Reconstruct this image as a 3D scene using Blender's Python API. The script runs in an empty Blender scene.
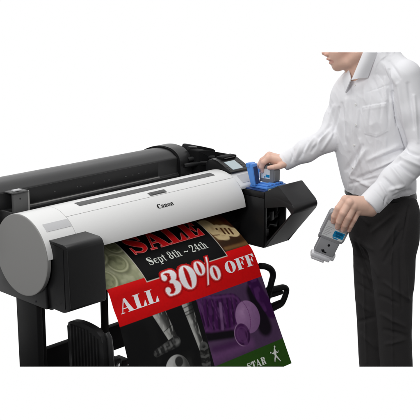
import bpy, bmesh, math
import numpy as np
from mathutils import Vector, Matrix

# ------------------------------------------------------------------ camera
scene = bpy.context.scene
COL = scene.collection
FOC = 1000.0                                   # focal length in units of a 420 pixel wide frame
AL, PT = math.radians(43.0), math.radians(14.2)
FH = np.array([math.cos(AL), math.sin(AL), 0.0])
CR = np.array([math.sin(AL), -math.cos(AL), 0.0])
CF = FH*math.cos(PT) - np.array([0, 0, 1.0])*math.sin(PT)
CU = np.cross(CR, CF)
CP = np.array([-2.0389, -2.8164, 1.8786])
cam_d = bpy.data.cameras.new('camera'); cam = bpy.data.objects.new('camera', cam_d); COL.objects.link(cam)
cam_d.sensor_width = 36.0; cam_d.lens = 36.0*FOC/420.0; cam_d.clip_end = 100.0; cam_d.clip_start = 0.05
cam.matrix_world = Matrix(((CR[0], CU[0], -CF[0], CP[0]), (CR[1], CU[1], -CF[1], CP[1]), (CR[2], CU[2], -CF[2], CP[2]), (0, 0, 0, 1)))
scene.camera = cam
scene.render.resolution_x = 1024; scene.render.resolution_y = 1024

# ------------------------------------------------------------------ studio surround: white world background, made dimmer on the camera's side and far below
world = bpy.data.worlds.new('World'); scene.world = world; world.use_nodes = True
wn = world.node_tree.nodes; wl = world.node_tree.links
bg = wn['Background']
tc = wn.new('ShaderNodeTexCoord'); dp = wn.new('ShaderNodeVectorMath'); dp.operation = 'DOT_PRODUCT'
dp.inputs[1].default_value = (FH[0], FH[1], 0.0)
mr = wn.new('ShaderNodeMapRange'); mr.interpolation_type = 'SMOOTHSTEP'; mr.inputs['From Min'].default_value = -0.25; mr.inputs['From Max'].default_value = 0.70
sx = wn.new('ShaderNodeSeparateXYZ'); mz = wn.new('ShaderNodeMapRange')      # camera-side background shaped by height: dimmed below to darken undersides, brighter above
mz.inputs['From Min'].default_value = -0.55; mz.inputs['From Max'].default_value = 0.75; mz.inputs['To Min'].default_value = 0.05; mz.inputs['To Max'].default_value = 0.42
wl.new(tc.outputs['Generated'], sx.inputs[0]); wl.new(sx.outputs['Z'], mz.inputs['Value']); wl.new(mz.outputs['Result'], mr.inputs['To Min'])
wl.new(tc.outputs['Generated'], dp.inputs[0]); wl.new(dp.outputs['Value'], mr.inputs['Value'])
fz_ = wn.new('ShaderNodeMapRange'); fz_.interpolation_type = 'SMOOTHSTEP'; fz_.inputs['From Min'].default_value = -0.66; fz_.inputs['From Max'].default_value = -0.50
fz_.inputs['To Min'].default_value = 0.10; fz_.inputs['To Max'].default_value = 1.0; wl.new(sx.outputs['Z'], fz_.inputs['Value']); wl.new(fz_.outputs['Result'], mr.inputs['To Max'])  # background also dimmed far below, so downward faces reflect less white
cb = wn.new('ShaderNodeCombineColor')
for i in range(3): wl.new(mr.outputs['Result'], cb.inputs[i])
wl.new(cb.outputs['Color'], bg.inputs['Color']); bg.inputs['Strength'].default_value = 1.0

def softbox(name, loc, target, size, power):
    d = bpy.data.lights.new(name, 'AREA'); d.shape = 'RECTANGLE'; d.size, d.size_y = size; d.energy = power
    o = bpy.data.objects.new(name, d); COL.objects.link(o); o.location = loc
    o.rotation_euler = (Vector(target)-Vector(loc)).to_track_quat('-Z', 'Y').to_euler()
    return o
softbox('softbox_overhead', (0.3, 0.2, 4.2), (0.9, 0.3, 0.9), (2.6, 2.0), 44)
softbox('softbox_key', (-2.9, -1.6, 3.0), (1.1, 0.2, 1.0), (1.3, 1.3), 76)
scene.view_settings.view_transform = 'Standard'; scene.view_settings.look = 'None'
scene.view_settings.exposure = 0.0; scene.view_settings.gamma = 1.0

# ------------------------------------------------------------------ helpers
ORG = {}
def on(x, y, ax, val):
    d = CF + CR*(x-210)/FOC - CU*(y-210)/FOC
    i = 'XYZ'.index(ax); return CP + d*((val-CP[i])/d[i])
def thing(name, label, cat, loc, group=None):
    o = bpy.data.objects.new(name, None); COL.objects.link(o); o.location = loc; o.empty_display_size = 0.1
    o['label'] = label; o['category'] = cat
    if group: o['group'] = group
    ORG[o] = np.array(loc, float); return o
def mesh(name, V, F, mat, parent=None, smooth=False, label=None):
    org = ORG[parent] if parent is not None else np.zeros(3)
    me = bpy.data.meshes.new(name)
    V = np.asarray(V, float) - org
    me.from_pydata(V.tolist(), [], [tuple(int(i) for i in f) for f in F]); me.update()
    o = bpy.data.objects.new(name, me); COL.objects.link(o); o.parent = parent; ORG[o] = org
    if mat: me.materials.append(mat)
    if smooth: me.polygons.foreach_set('use_smooth', [True]*len(me.polygons))
    if label: o['label'] = label
    return o
def finish_bm(bm, name, mat, parent, smooth=False, label=None):
    bmesh.ops.recalc_face_normals(bm, faces=bm.faces)
    bm.verts.index_update()
    o = mesh(name, [v.co[:] for v in bm.verts], [[v.index for v in f.verts] for f in bm.faces], mat, parent, smooth, label)
    bm.free()
    if smooth: edge_sharp(o)
    return o
def edge_sharp(o, ang=38):
    bm = bmesh.new(); bm.from_mesh(o.data)
    for e in bm.edges:
        if len(e.link_faces) == 2 and e.calc_face_angle(0) > math.radians(ang): e.smooth = False
    bm.to_mesh(o.data); bm.free()
def bm_box(bm, lo, hi, bev=0.0, seg=2):
    v = [bm.verts.new((x, y, z)) for x in (lo[0], hi[0]) for y in (lo[1], hi[1]) for z in (lo[2], hi[2])]
    fs = [bm.faces.new([v[i] for i in q]) for q in ((0, 1, 3, 2), (4, 6, 7, 5), (0, 4, 5, 1), (2, 3, 7, 6), (0, 2, 6, 4), (1, 5, 7, 3))]
    if bev: bmesh.ops.bevel(bm, geom=list({e for f in fs for e in f.edges}), offset=bev, segments=seg, affect='EDGES', profile=0.5)
def box(name, lo, hi, mat, parent, bev=0.004, seg=2, label=None):
    bm = bmesh.new(); bm_box(bm, lo, hi, bev, seg); return finish_bm(bm, name, mat, parent, True, label)
def bm_prism(bm, prof, a, b, axis='X', bev=0.0, seg=2):
    """profile polygon extruded from a to b along an axis (profile is (y,z), (x,z) or (x,y))"""
    def P(p, t): return {'X': (t, p[0], p[1]), 'Y': (p[0], t, p[1]), 'Z': (p[0], p[1], t)}[axis]
    A = [bm.verts.new(P(p, a)) for p in prof]; B = [bm.verts.new(P(p, b)) for p in prof]; n = len(prof)
    fs = [bm.faces.new(A), bm.faces.new(B[::-1])]
    for i in range(n): fs.append(bm.faces.new((A[i], B[i], B[(i+1) % n], A[(i+1) % n])))
    if bev: bmesh.ops.bevel(bm, geom=list({e for f in fs[:2] for e in f.edges}), offset=bev, segments=seg, affect='EDGES', profile=0.5)
def prism(name, prof, a, b, mat, parent, axis='X', bev=0.003, label=None):
    bm = bmesh.new(); bm_prism(bm, prof, a, b, axis, bev); return finish_bm(bm, name, mat, parent, True, label)
def round_poly(P, rads, n=6):
    """polygon with each corner rounded by its radius"""
    out = []; N = len(P)
    for i in range(N):
        p = np.array(P[i], float); r = rads[i] if hasattr(rads, '__len__') else rads
        if r <= 0: out.append(tuple(p)); continue
        a = np.array(P[i-1], float)-p; b = np.array(P[(i+1) % N], float)-p
        la, lb = np.linalg.norm(a), np.linalg.norm(b); a /= la; b /= lb
        r = min(r, la*0.48, lb*0.48)
        for t in np.linspace(0, 1, n): 
            out.append(tuple(p + a*r*(1-t)**2 + b*r*t**2))
    return out
def tube(bm, pts, r, n=10):
    pts = [Vector(p) for p in pts]; rings = []
    for i, p in enumerate(pts):
        d = (pts[min(i+1, len(pts)-1)] - pts[max(i-1, 0)]).normalized()
        u = d.orthogonal().normalized() if i == 0 else (u - d*u.dot(d)).normalized()
        w = d.cross(u); rr = r[i] if hasattr(r, '__len__') else r
        rings.append([bm.verts.new(p + (u*math.cos(2*math.pi*k/n) + w*math.sin(2*math.pi*k/n))*rr) for k in range(n)])
    for a, b in zip(rings[:-1], rings[1:]):
        for k in range(n): bm.faces.new((a[k], a[(k+1) % n], b[(k+1) % n], b[k]))
    bm.faces.new(rings[0][::-1]); bm.faces.new(rings[-1])

# ------------------------------------------------------------------ materials
def lin(*c): return tuple((x/255/12.92 if x/255 <= 0.04045 else ((x/255+0.055)/1.055)**2.4) for x in c)
def material(name, col, rough=0.5, spec=0.5, bump=0.0, bscale=400.0, var=0.0, vscale=8.0, alpha=1.0, metallic=0.0, attr=None, sss=0.0, coat=0.0, trans=0.0):
    m = bpy.data.materials.new(name); m.use_nodes = True
    nt = m.node_tree; b = nt.nodes['Principled BSDF']
    b.inputs['Base Color'].default_value = (*col, 1); b.inputs['Roughness'].default_value = rough
    b.inputs['Specular IOR Level'].default_value = spec; b.inputs['Metallic'].default_value = metallic
    b.inputs['Coat Weight'].default_value = coat; b.inputs['Transmission Weight'].default_value = trans
    b.inputs['Alpha'].default_value = alpha
    tcn = nt.nodes.new('ShaderNodeTexCoord')
    src = None
    if attr:
        a = nt.nodes.new('ShaderNodeAttribute'); a.attribute_name = attr; src = a.outputs['Color']
    if var > 0:
        nz = nt.nodes.new('ShaderNodeTexNoise'); nz.inputs['Scale'].default_value = vscale; nz.inputs['Detail'].default_value = 6
        nt.links.new(tcn.outputs['Object'], nz.inputs['Vector'])
        rp = nt.nodes.new('ShaderNodeMapRange'); rp.inputs['To Min'].default_value = 1-var; rp.inputs['To Max'].default_value = 1+var
        nt.links.new(nz.outputs['Fac'], rp.inputs['Value'])
        mx = nt.nodes.new('ShaderNodeVectorMath'); mx.operation = 'SCALE'
        if src: nt.links.new(src, mx.inputs[0])
        else: mx.inputs[0].default_value = col
        nt.links.new(rp.outputs['Result'], mx.inputs['Scale']); src = mx.outputs['Vector']
        r2 = nt.nodes.new('ShaderNodeMapRange'); r2.inputs['To Min'].default_value = max(0.05, rough-0.08); r2.inputs['To Max'].default_value = min(1, rough+0.08)
        nt.links.new(nz.outputs['Fac'], r2.inputs['Value']); nt.links.new(r2.outputs['Result'], b.inputs['Roughness'])
    if src: nt.links.new(src, b.inputs['Base Color'])
    if bump > 0:
        n2 = nt.nodes.new('ShaderNodeTexNoise'); n2.inputs['Scale'].default_value = bscale; n2.inputs['Detail'].default_value = 3
        nt.links.new(tcn.outputs['Object'], n2.inputs['Vector'])
        bp = nt.nodes.new('ShaderNodeBump'); bp.inputs['Strength'].default_value = bump; bp.inputs['Distance'].default_value = 0.002
        nt.links.new(n2.outputs['Fac'], bp.inputs['Height']); nt.links.new(bp.outputs['Normal'], b.inputs['Normal'])
    if sss: b.inputs['Subsurface Weight'].default_value = sss; b.inputs['Subsurface Radius'].default_value = (0.012, 0.005, 0.003); b.inputs['Subsurface Scale'].default_value = 0.6
    return m
M = {}
M['black'] = material('black_plastic', (0.0085, 0.0085, 0.009), 0.34, 0.36, 0.10, 700, 0.10, 6)
M['deep'] = material('matt_black_chassis', (0.004, 0.004, 0.0045), 0.7, 0.15, 0.06, 500, 0.08, 6)
M['charcoal'] = material('charcoal_plastic', (0.020, 0.020, 0.0205), 0.33, 0.42, 0.10, 700, 0.08, 6)
M['graphite'] = material('graphite_plastic', (0.014, 0.014, 0.0145), 0.45, 0.33, 0.10, 700, 0.08, 6)
M['stand'] = material('black_powder_coat', (0.008, 0.008, 0.0085), 0.55, 0.25, 0.15, 900, 0.08, 8)
M['white'] = material('white_plastic', lin(227, 227, 226), 0.34, 0.45, 0.05, 500, 0.015, 3)
M['cap'] = material('grey_end_plastic', (0.27, 0.267, 0.26), 0.5, 0.3, 0.05, 700, 0.02, 5)
M['grey'] = material('mid_grey_plastic', (0.10, 0.10, 0.10), 0.5, 0.35, 0.05, 600, 0.04, 5)
M['slot'] = material('dark_grey_strip', (0.085, 0.085, 0.085), 0.45, 0.35, 0.05, 600, 0.08, 4)
M['light'] = material('light_grey_plastic', (0.52, 0.52, 0.53), 0.45, 0.4, 0.03, 500, 0.03, 5)
M['ink'] = material('black_print', (0.012, 0.012, 0.012), 0.5, 0.2, 0, 1, 0.02)
M['mark'] = material('pale_grey_marking', (0.10, 0.10, 0.10), 0.6, 0.2, 0, 1, 0.02)
M['blue'] = material('blue_plastic', lin(84, 144, 224), 0.35, 0.45, 0.03, 500, 0.10, 25)
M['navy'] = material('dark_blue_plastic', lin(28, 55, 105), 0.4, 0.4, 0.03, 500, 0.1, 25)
M['screen'] = material('screen_glass', lin(176, 192, 197), 0.12, 0.5, 0, 1, 0.05, 30, coat=0.3)
M['cream'] = material('cream_contact_strip', lin(205, 200, 150), 0.4, 0.4, 0, 1, 0.05, 40)
M['steel'] = material('brushed_steel', (0.45, 0.45, 0.46), 0.3, 0.5, 0.05, 300, 0.05, 10, metallic=1.0)
M['tank'] = material('grey_tank_plastic', (0.33, 0.335, 0.35), 0.42, 0.4, 0.04, 500, 0.05, 14)
M['tankd'] = material('dark_grey_tank_plastic', (0.20, 0.205, 0.215), 0.45, 0.4, 0.04, 500, 0.05, 14)
M['hole'] = material('black_socket', (0.006, 0.006, 0.008), 0.5, 0.3, 0, 1, 0.02)
M['label'] = material('white_paper_label', lin(225, 228, 228), 0.5, 0.3, 0, 1, 0.03, 30)
M['cyan'] = material('cyan_label_print', lin(20, 138, 190), 0.45, 0.3, 0, 1, 0.06, 60)
M['teal'] = material('deep_cyan_label_print', lin(10, 92, 138), 0.45, 0.3, 0, 1, 0.06, 60)
M['clear'] = material('clear_plastic_cap', (0.93, 0.93, 0.96), 0.5, 0.4, 0.03, 200, 0.02, 20, trans=0.45)
M['paper'] = material('satin_printed_paper', (0.5, 0.5, 0.5), 0.5, 0.10, 0.02, 60, attr='print', coat=0.0)
M['lett_w'] = material('white_print', lin(236, 234, 236), 0.5, 0.1, 0, 1, 0.02)
M['lett_r'] = material('dark_red_print', lin(176, 3, 6), 0.5, 0.1, 0, 1, 0.05)
M['lett_sale'] = material('mottled_red_print', lin(205, 22, 26), 0.5, 0.1, 0, 1, 0.35, 45)
M['lett_p'] = material('pink_edge_print', lin(214, 112, 110), 0.5, 0.1, 0, 1, 0.1, 40)
M['lett_g'] = material('pale_grey_print', lin(212, 216, 208), 0.5, 0.1, 0, 1, 0.02)
M['skin'] = material('skin', lin(236, 196, 176), 0.5, 0.35, 0.12, 320, attr='tone', sss=0.10, var=0.06, vscale=70)
M['shirt'] = material('white_cotton', lin(240, 240, 243), 0.85, 0.15, 0.22, 650, 0.015, 5)
M['button'] = material('pearl_button', lin(235, 235, 232), 0.25, 0.5, 0, 1, 0.02)
M['trousers'] = material('black_wool_cloth', (0.036, 0.034, 0.0345), 0.9, 0.15, 0.45, 700, 0.15, 18)
M['belt'] = material('black_leather', (0.008, 0.0075, 0.008), 0.45, 0.35, 0.2, 250, 0.1, 20)
M['red_lip'] = None

# ------------------------------------------------------------------ printer
printer = thing('large_format_printer', 'wide black and white inkjet plotter on a stand, feeding out a poster', 'printer', (0.53, 0.0, 0.0))
R0, CZ = 0.150, 0.85
def cyl(X, ang, r=R0): return (X, -r*math.cos(ang), CZ + r*math.sin(ang))    # ang: 0 front, 90 top
def ang_y(y): return math.acos(-y/R0) if y < 0 else math.pi - math.acos(y/R0)
def shell(bm, x0, x1, a0, a1, ro, ri, n=48, nx=1):
    A = np.linspace(a0, a1, n)
    o0 = [bm.verts.new(cyl(x0, a, ro)) for a in A]; o1 = [bm.verts.new(cyl(x1, a, ro)) for a in A]
    i0 = [bm.verts.new(cyl(x0, a, ri)) for a in A]; i1 = [bm.verts.new(cyl(x1, a, ri)) for a in A]
    for k in range(n-1):
        bm.faces.new((o0[k], o1[k], o1[k+1], o0[k+1])); bm.faces.new((i0[k], i0[k+1], i1[k+1], i1[k]))
        bm.faces.new((o0[k], o0[k+1], i0[k+1], i0[k])); bm.faces.new((o1[k], i1[k], i1[k+1], o1[k+1]))
    bm.faces.new((o0[0], i0[0], i1[0], o1[0])); bm.faces.new((o0[-1], o1[-1], i1[-1], i0[-1]))
# body core
prism('chassis', round_poly([(-0.075, 0.672), (0.22, 0.672), (0.24, 0.80), (0.20, 0.93), (0.10, 0.955), (-0.070, 0.955), (-0.030, 0.90), (-0.005, 0.845), (-0.01, 0.825), (-0.06, 0.80), (-0.075, 0.78)], 0.005, 3), 0.022, 1.072, M['deep'], printer, 'X', 0.003)
bm = bmesh.new(); shell(bm, 0.0, 0.1405, math.radians(4), math.radians(150), R0, R0-0.008); finish_bm(bm, 'fixed_cover', M['white'], printer, True)
ac = ang_y(-0.079)
bm = bmesh.new(); shell(bm, 0.1425, 1.04, math.radians(4.5), ac-0.006, R0, R0-0.007, 40); lid = finish_bm(bm, 'front_cover', M['white'], printer, True)
bm = bmesh.new(); shell(bm, 0.1425, 1.04, ac+0.006, math.radians(150), R0, R0-0.007, 40); topc = finish_bm(bm, 'top_cover', M['white'], printer, True)
bm = bmesh.new(); shell(bm, 0.02, 1.05, math.radians(8), math.radians(148), R0-0.0085, R0-0.012, 40); finish_bm(bm, 'cover_liner', M['grey'], printer, True)
bm = bmesh.new(); shell(bm, 0.235, 0.566, ang_y(-0.043), ang_y(-0.012), R0+0.0012, R0-0.002, 10); finish_bm(bm, 'window_strip', M['slot'], printer, True)
bm = bmesh.new(); shell(bm, 0.5665, 0.605, ang_y(-0.043), ang_y(-0.012), R0+0.0012, R0-0.002, 10); finish_bm(bm, 'window_strip', M['grey'], printer, True)
bm = bmesh.new(); shell(bm, 0.6055, 0.965, ang_y(-0.043), ang_y(-0.012), R0+0.0012, R0-0.002, 10); finish_bm(bm, 'window_strip', M['slot'], printer, True)
bm = bmesh.new(); shell(bm, 0.562, 0.652, ang_y(-0.075), ang_y(-0.058), R0+0.0014, R0-0.002, 8); catch = finish_bm(bm, 'cover_catch', M['grey'], printer, True)
bm = bmesh.new(); shell(bm, 0.578, 0.637, ang_y(-0.073), ang_y(-0.064), R0+0.0030, R0, 6); finish_bm(bm, 'finger_grip', M['slot'], catch, True)
bm = bmesh.new(); shell(bm, 0.028, 0.1385, ang_y(-0.112), ang_y(-0.0875), R0+0.0012, R0-0.002, 8); finish_bm(bm, 'cover_recess', M['light'], printer, True)
# end disc
bm = bmesh.new(); n = 96
prof = [(0.012, 0.149), (-0.0015, 0.1497), (-0.0032, 0.1492), (-0.0042, 0.1478), (-0.0045, 0.145)]
rings = [[bm.verts.new((x, -r*math.cos(2*math.pi*k/n), CZ+r*math.sin(2*math.pi*k/n))) for k in range(n)] for x, r in prof]
for a, b in zip(rings[:-1], rings[1:]):
    for k in range(n): bm.faces.new((a[k], a[(k+1) % n], b[(k+1) % n], b[k]))
bm.faces.new(rings[0]); bm.faces.new(rings[-1][::-1]); finish_bm(bm, 'end_disc', M['cap'], printer, True)
# left lower body behind the disc and the box in front of it
prism('side_body', round_poly([(-0.12, 0.668), (0.19, 0.672), (0.21, 0.76), (0.20, 0.93), (0.14, 0.99), (0.05, 0.99), (-0.10, 0.90)], 0.01, 3), 0.0125, 0.0215, M['black'], printer, 'X', 0.002)
bx = prism('side_cover', round_poly([(-0.236, 0.690), (-0.229, 0.921), (-0.09, 0.926), (-0.09, 0.668), (-0.13, 0.668), (-0.138, 0.676), (-0.20, 0.674)], [0.008, 0.022, 0.002, 0.002, 0.003, 0.003, 0.012], 7), 0.022, 0.186, M['black'], printer, 'X', 0.0045)
bm = bmesh.new(); bm_box(bm, (0.0205, -0.208, 0.69), (0.0228, -0.2065, 0.905)); finish_bm(bm, 'panel_seam', M['deep'], bx)
for y, z in ((-0.052, 0.684), (-0.17, 0.70)):
    bm = bmesh.new(); rr = [bm.verts.new((0.0118, y+0.004*math.cos(t), z+0.004*math.sin(t))) for t in np.linspace(0, 2*math.pi, 12, endpoint=False)]
    bm.faces.new(rr); finish_bm(bm, 'screw_hole', M['hole'], printer)
box('platen_edge', (0.187, -0.098, 0.755), (1.066, -0.076, 0.785), M['deep'], printer, 0.003)
# roll cover behind
rc_prof = round_poly([(0.184, 0.9625), (0.197, 0.965), (0.200, 1.034), (0.240, 1.060), (0.310, 1.0665), (0.40, 1.042), (0.47, 0.98), (0.49, 0.90), (0.47, 0.80), (0.22, 0.78)],
                     [0.004, 0.004, 0.006, 0.05, 0.06, 0.06, 0.05, 0.06, 0.05, 0.02], 8)
roll = prism('roll_cover', rc_prof, -0.03, 0.985, M['charcoal'], printer, 'X', 0.006)
bm = bmesh.new(); bm_box(bm, (0.15, 0.1905, 0.9635), (0.872, 0.1985, 0.9678), 0.001); finish_bm(bm, 'lower_lip', M['cap'], roll, True)
bm = bmesh.new(); bm_box(bm, (-0.028, 0.1965, 0.971), (0.868, 0.1998, 1.032), 0.001); finish_bm(bm, 'front_panel', M['graphite'], roll, True)
for px, py, w in ((55, 191.5, 5), (77.5, 187, 4), (81, 186.3, 4), (94, 183, 6), (104.5, 181.2, 4), (109, 180, 7), (126, 176.5, 6), (133, 175, 4), (139, 173.6, 5), (146, 172, 4)):
    p = on(px, py, 'Y', 0.1955); w *= 0.00075
    bm = bmesh.new(); bm_prism(bm, round_poly([(p[0]-w, p[2]-0.002), (p[0]-w*0.2, p[2]-0.0005), (p[0]+w, p[2]-0.002), (p[0]+w*0.6, p[2]+0.001), (p[0]+w*0.3, p[2]+0.003), (p[0]-w*0.7, p[2]+0.001)], 0), 0.1958, 0.1966, 'Y'); finish_bm(bm, 'printed_icon', M['mark'], roll)
ring_prof = round_poly([(0.184, 0.955), (0.190, 1.036), (0.235, 1.067), (0.310, 1.0745), (0.405, 1.05), (0.478, 0.985), (0.498, 0.90), (0.47, 0.79), (0.21, 0.79)], [0.02, 0.03, 0.05, 0.06, 0.06, 0.05, 0.06, 0.05, 0.02], 8)
prism('roll_end_ring', ring_prof, 0.994, 1.062, M['charcoal'], printer, 'X', 0.006)
bm = bmesh.new(); bm_prism(bm, [(p[0]+0.003, p[1]-0.002) for p in ring_prof], 0.9855, 0.9935, 'X'); finish_bm(bm, 'ring_groove', M['deep'], printer, True)
def xz(Y, *pts): return [(on(a, b, 'Y', Y)[0], on(a, b, 'Y', Y)[2]) for a, b in pts]
prism('roll_end_cover', round_poly(xz(0.30, (179, 150), (181, 144.4), (184.5, 143.3), (192, 144.8), (200, 146.6), (203, 149.6), (203, 175), (179, 180)), [0.002, 0.01, 0.01, 0.01, 0.012, 0.01, 0.002, 0.002], 5), 0.215, 0.30, M['deep'], printer, 'Y', 0.012)
prism('rear_arm', round_poly(xz(0.16, (196, 150.5), (204, 149.8), (216, 151.8), (226.5, 153.6), (229.2, 157), (229.5, 168), (196, 174)), [0.006, 0.006, 0.004, 0.006, 0.004, 0.002, 0.002], 4), 0.145, 0.215, M['deep'], printer, 'Y', 0.005)
prism('arm_tip', round_poly(xz(0.14, (219, 154.5), (227.5, 155.2), (229, 158), (229, 163), (219, 163)), 0.003, 3), 0.125, 0.144, M['black'], printer, 'Y', 0.003)
bm = bmesh.new(); bm_prism(bm, xz(0.18, (193, 147.2), (200.5, 147.3), (201, 149.5), (193, 149.6)), 0.20, 0.2145, 'Y', 0.002); finish_bm(bm, 'hinge_block', M['charcoal'], printer, True)
bm = bmesh.new(); tube(bm, [tuple(on(188, 160, 'Y', 0.19)), tuple(on(200, 157, 'Y', 0.17)), tuple(on(214, 158, 'Y', 0.14))], 0.012, 10); finish_bm(bm, 'spindle_arm', M['black'], printer, True)
bm = bmesh.new(); tube(bm, [tuple(on(184, 166, 'Y', 0.17)), tuple(on(200, 163, 'Y', 0.15)), tuple(on(218, 163, 'Y', 0.12))], 0.010, 10); finish_bm(bm, 'spindle_arm', M['black'], printer, True)
# left bracket and end of the roll unit
bm = bmesh.new(); bm_box(bm, (0.083, 0.150, 0.955), (0.148, 0.164, 1.034), 0.003); bkt = finish_bm(bm, 'roll_bracket', M['grey'], printer, True)
bm = bmesh.new(); bm_box(bm, (0.074, 0.144, 1.0345), (0.146, 0.194, 1.040), 0.002); finish_bm(bm, 'bracket_cap', M['slot'], bkt, True)
bm = bmesh.new(); bm_box(bm, (0.086, 0.150, 1.0415), (0.122, 0.168, 1.047), 0.002); finish_bm(bm, 'latch', M['light'], bkt, True)
bm = bmesh.new(); bm_box(bm, (0.1485, 0.150, 0.957), (0.156, 0.190, 1.036), 0.002); finish_bm(bm, 'side_flange', M['cap'], bkt, True)
bm = bmesh.new(); rr = [bm.verts.new((0.112+0.003*math.cos(t), 0.1494, 1.012+0.004*math.sin(t))) for t in np.linspace(0, 2*math.pi, 12, endpoint=False)]; bm.faces.new(rr); finish_bm(bm, 'screw_hole', M['hole'], bkt)

# right side: sloped white deck, operation panel, ink bay, swung-open cover
prism('side_deck', round_poly([(-0.118, 0.930), (-0.118, 0.944), (-0.050, 0.993), (-0.02, 0.995), (-0.02, 0.93)], [0.002, 0.006, 0.008, 0.004, 0.002], 4), 1.046, 1.178, M['white'], printer, 'X', 0.004)
sd = np.array([(-0.106, 0.9537), (-0.068, 0.9812)])
bm = bmesh.new(); bm_prism(bm, [(-0.106, 0.9520), (-0.106, 0.9545), (-0.070, 0.9805), (-0.070, 0.9775)], 1.072, 1.150, 'X', 0.0005); finish_bm(bm, 'deck_inset', M['light'], printer, True)
pan = prism('operation_panel', round_poly([(-0.062, 0.989), (-0.064, 0.996), (0.020, 1.036), (0.060, 1.040), (0.085, 1.02), (0.085, 0.98)], [0.001, 0.004, 0.012, 0.015, 0.01, 0.002], 5), 1.046, 1.172, M['black'], printer, 'X', 0.005)
def slope(y, dz=0): return 0.996 + (y+0.064)*0.04/0.084 + dz
bm = bmesh.new()
for z0, z1, x0, x1, y0, y1 in ((0.0, 0.0015, 1.070, 1.135, -0.052, 0.000),):
    v = [bm.verts.new((x, y, slope(y, z))) for z in (z0, z1) for x, y in ((x0, y0), (x1, y0), (x1, y1), (x0, y1))]
    for q in ((0, 1, 2, 3), (4, 5, 6, 7), (0, 1, 5, 4), (1, 2, 6, 5), (2, 3, 7, 6), (3, 0, 4, 7)): bm.faces.new([v[i] for i in q])
finish_bm(bm, 'screen', M['screen'], pan)
for x, y in ((1.150, -0.045), (1.150, -0.030), (1.150, -0.015), (1.058, -0.045), (1.058, -0.03)):
    bm = bmesh.new(); rr = [bm.verts.new((x+0.004*math.cos(t), y+0.004*math.sin(t), slope(y+0.004*math.sin(t), 0.0012))) for t in np.linspace(0, 2*math.pi, 12, endpoint=False)]; bm.faces.new(rr); finish_bm(bm, 'panel_key', M['mark'], pan)
bm = bmesh.new(); bm_box(bm, (1.075, 0.012, 1.034), (1.165, 0.052, 1.0465), 0.004); finish_bm(bm, 'panel_hood', M['deep'], pan, True)
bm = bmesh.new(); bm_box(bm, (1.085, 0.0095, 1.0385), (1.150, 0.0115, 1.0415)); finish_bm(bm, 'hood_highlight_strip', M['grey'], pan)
# ink bay body with a dark pocket in its front
bm = bmesh.new()
bm_box(bm, (1.070, -0.225, 0.905), (1.222, 0.10, 0.930), 0.003)
bm_box(bm, (1.070, -0.225, 0.690), (1.090, 0.10, 0.9049), 0.003)
bm_box(bm, (1.206, -0.225, 0.690), (1.222, 0.10, 0.9049), 0.003)
bm_box(bm, (1.0901, -0.225, 0.690), (1.2059, 0.10, 0.715), 0.002)
bm_box(bm, (1.0901, -0.130, 0.715), (1.2059, 0.10, 0.905), 0.0)
bay = finish_bm(bm, 'ink_bay', M['black'], printer, True)
bm = bmesh.new()
tube(bm, [(1.10, -0.19, 0.79), (1.13, -0.205, 0.815), (1.16, -0.20, 0.80), (1.19, -0.205, 0.83), (1.21, -0.19, 0.82)], 0.010)
tube(bm, [(1.12, -0.18, 0.74), (1.14, -0.20, 0.775), (1.17, -0.205, 0.765), (1.20, -0.19, 0.78)], 0.008)
bm_box(bm, (1.125, -0.215, 0.795), (1.150, -0.16, 0.835), 0.004); bm_box(bm, (1.165, -0.21, 0.80), (1.185, -0.16, 0.85), 0.004)
bm_box(bm, (1.100, -0.20, 0.725), (1.135, -0.15, 0.760), 0.004)
finish_bm(bm, 'ink_lines', M['black'], bay, True)
bm = bmesh.new(); bm_box(bm, (1.0755, -0.2235, 0.930), (1.228, -0.115, 0.9345), 0.002); finish_bm(bm, 'bay_rim', M['navy'], bay, True)
# blue tray with ribs
bm = bmesh.new()
bm_box(bm, (1.098, -0.218, 0.935), (1.222, -0.122, 0.945), 0.003)
for i in range(5): bm_box(bm, (1.104+i*0.0235, -0.214, 0.945), (1.118+i*0.0235, -0.126 if i < 2 else -0.176, 0.953+0.002*(i % 2)), 0.003)
for i in range(4): bm_box(bm, (1.121+i*0.024, -0.212+0.006*(i % 2), 0.9445), (1.126+i*0.024, -0.18, 0.949), 0.001)
finish_bm(bm, 'ink_tray', M['blue'], bay, True)
box('contact_strip', (1.100, -0.2285, 0.931), (1.165, -0.2195, 0.9365), M['cream'], bay, 0.001)
# raised tank lever
bm = bmesh.new()
bm_prism(bm, round_poly([(-0.160, 0.945), (-0.135, 0.945), (-0.112, 1.018), (-0.118, 1.036), (-0.140, 1.036)], 0.005, 3), 1.088, 1.123, 'X', 0.003)
lev = finish_bm(bm, 'tank_lever', M['blue'], bay, True)
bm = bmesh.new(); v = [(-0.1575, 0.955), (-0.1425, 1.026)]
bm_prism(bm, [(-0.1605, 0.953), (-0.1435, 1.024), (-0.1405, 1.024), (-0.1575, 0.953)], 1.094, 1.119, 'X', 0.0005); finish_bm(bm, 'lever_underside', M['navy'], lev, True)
bm = bmesh.new(); bm_box(bm, (1.085, -0.128, 1.018), (1.127, -0.108, 1.038), 0.004); bm_box(bm, (1.1225, -0.15, 0.97), (1.129, -0.128, 1.012), 0.002); finish_bm(bm, 'lever_hinge', M['blue'], lev, True)
# swung-open cover: L section, A-B front leaf and B-C lower leaf
A_, B_, C_ = (-0.298, 0.970), (-0.3945, 0.8850), (-0.2285, 0.6905)
H1, H2, H3, H5 = (-0.241, 0.867), (-0.340, 0.8895), (-0.3685, 0.864), (-0.244, 0.722)
L_prof = round_poly([(-0.2275, 0.9330), A_, B_, C_, H5, H3, H2, (-0.2275, 0.864)], [0.002, 0.004, 0.030, 0.004, 0.002, 0.004, 0.004, 0.002], 8)
cov = prism('ink_cover', L_prof, 1.071, 1.228, M['charcoal'], printer, 'X', 0.003)

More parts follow.
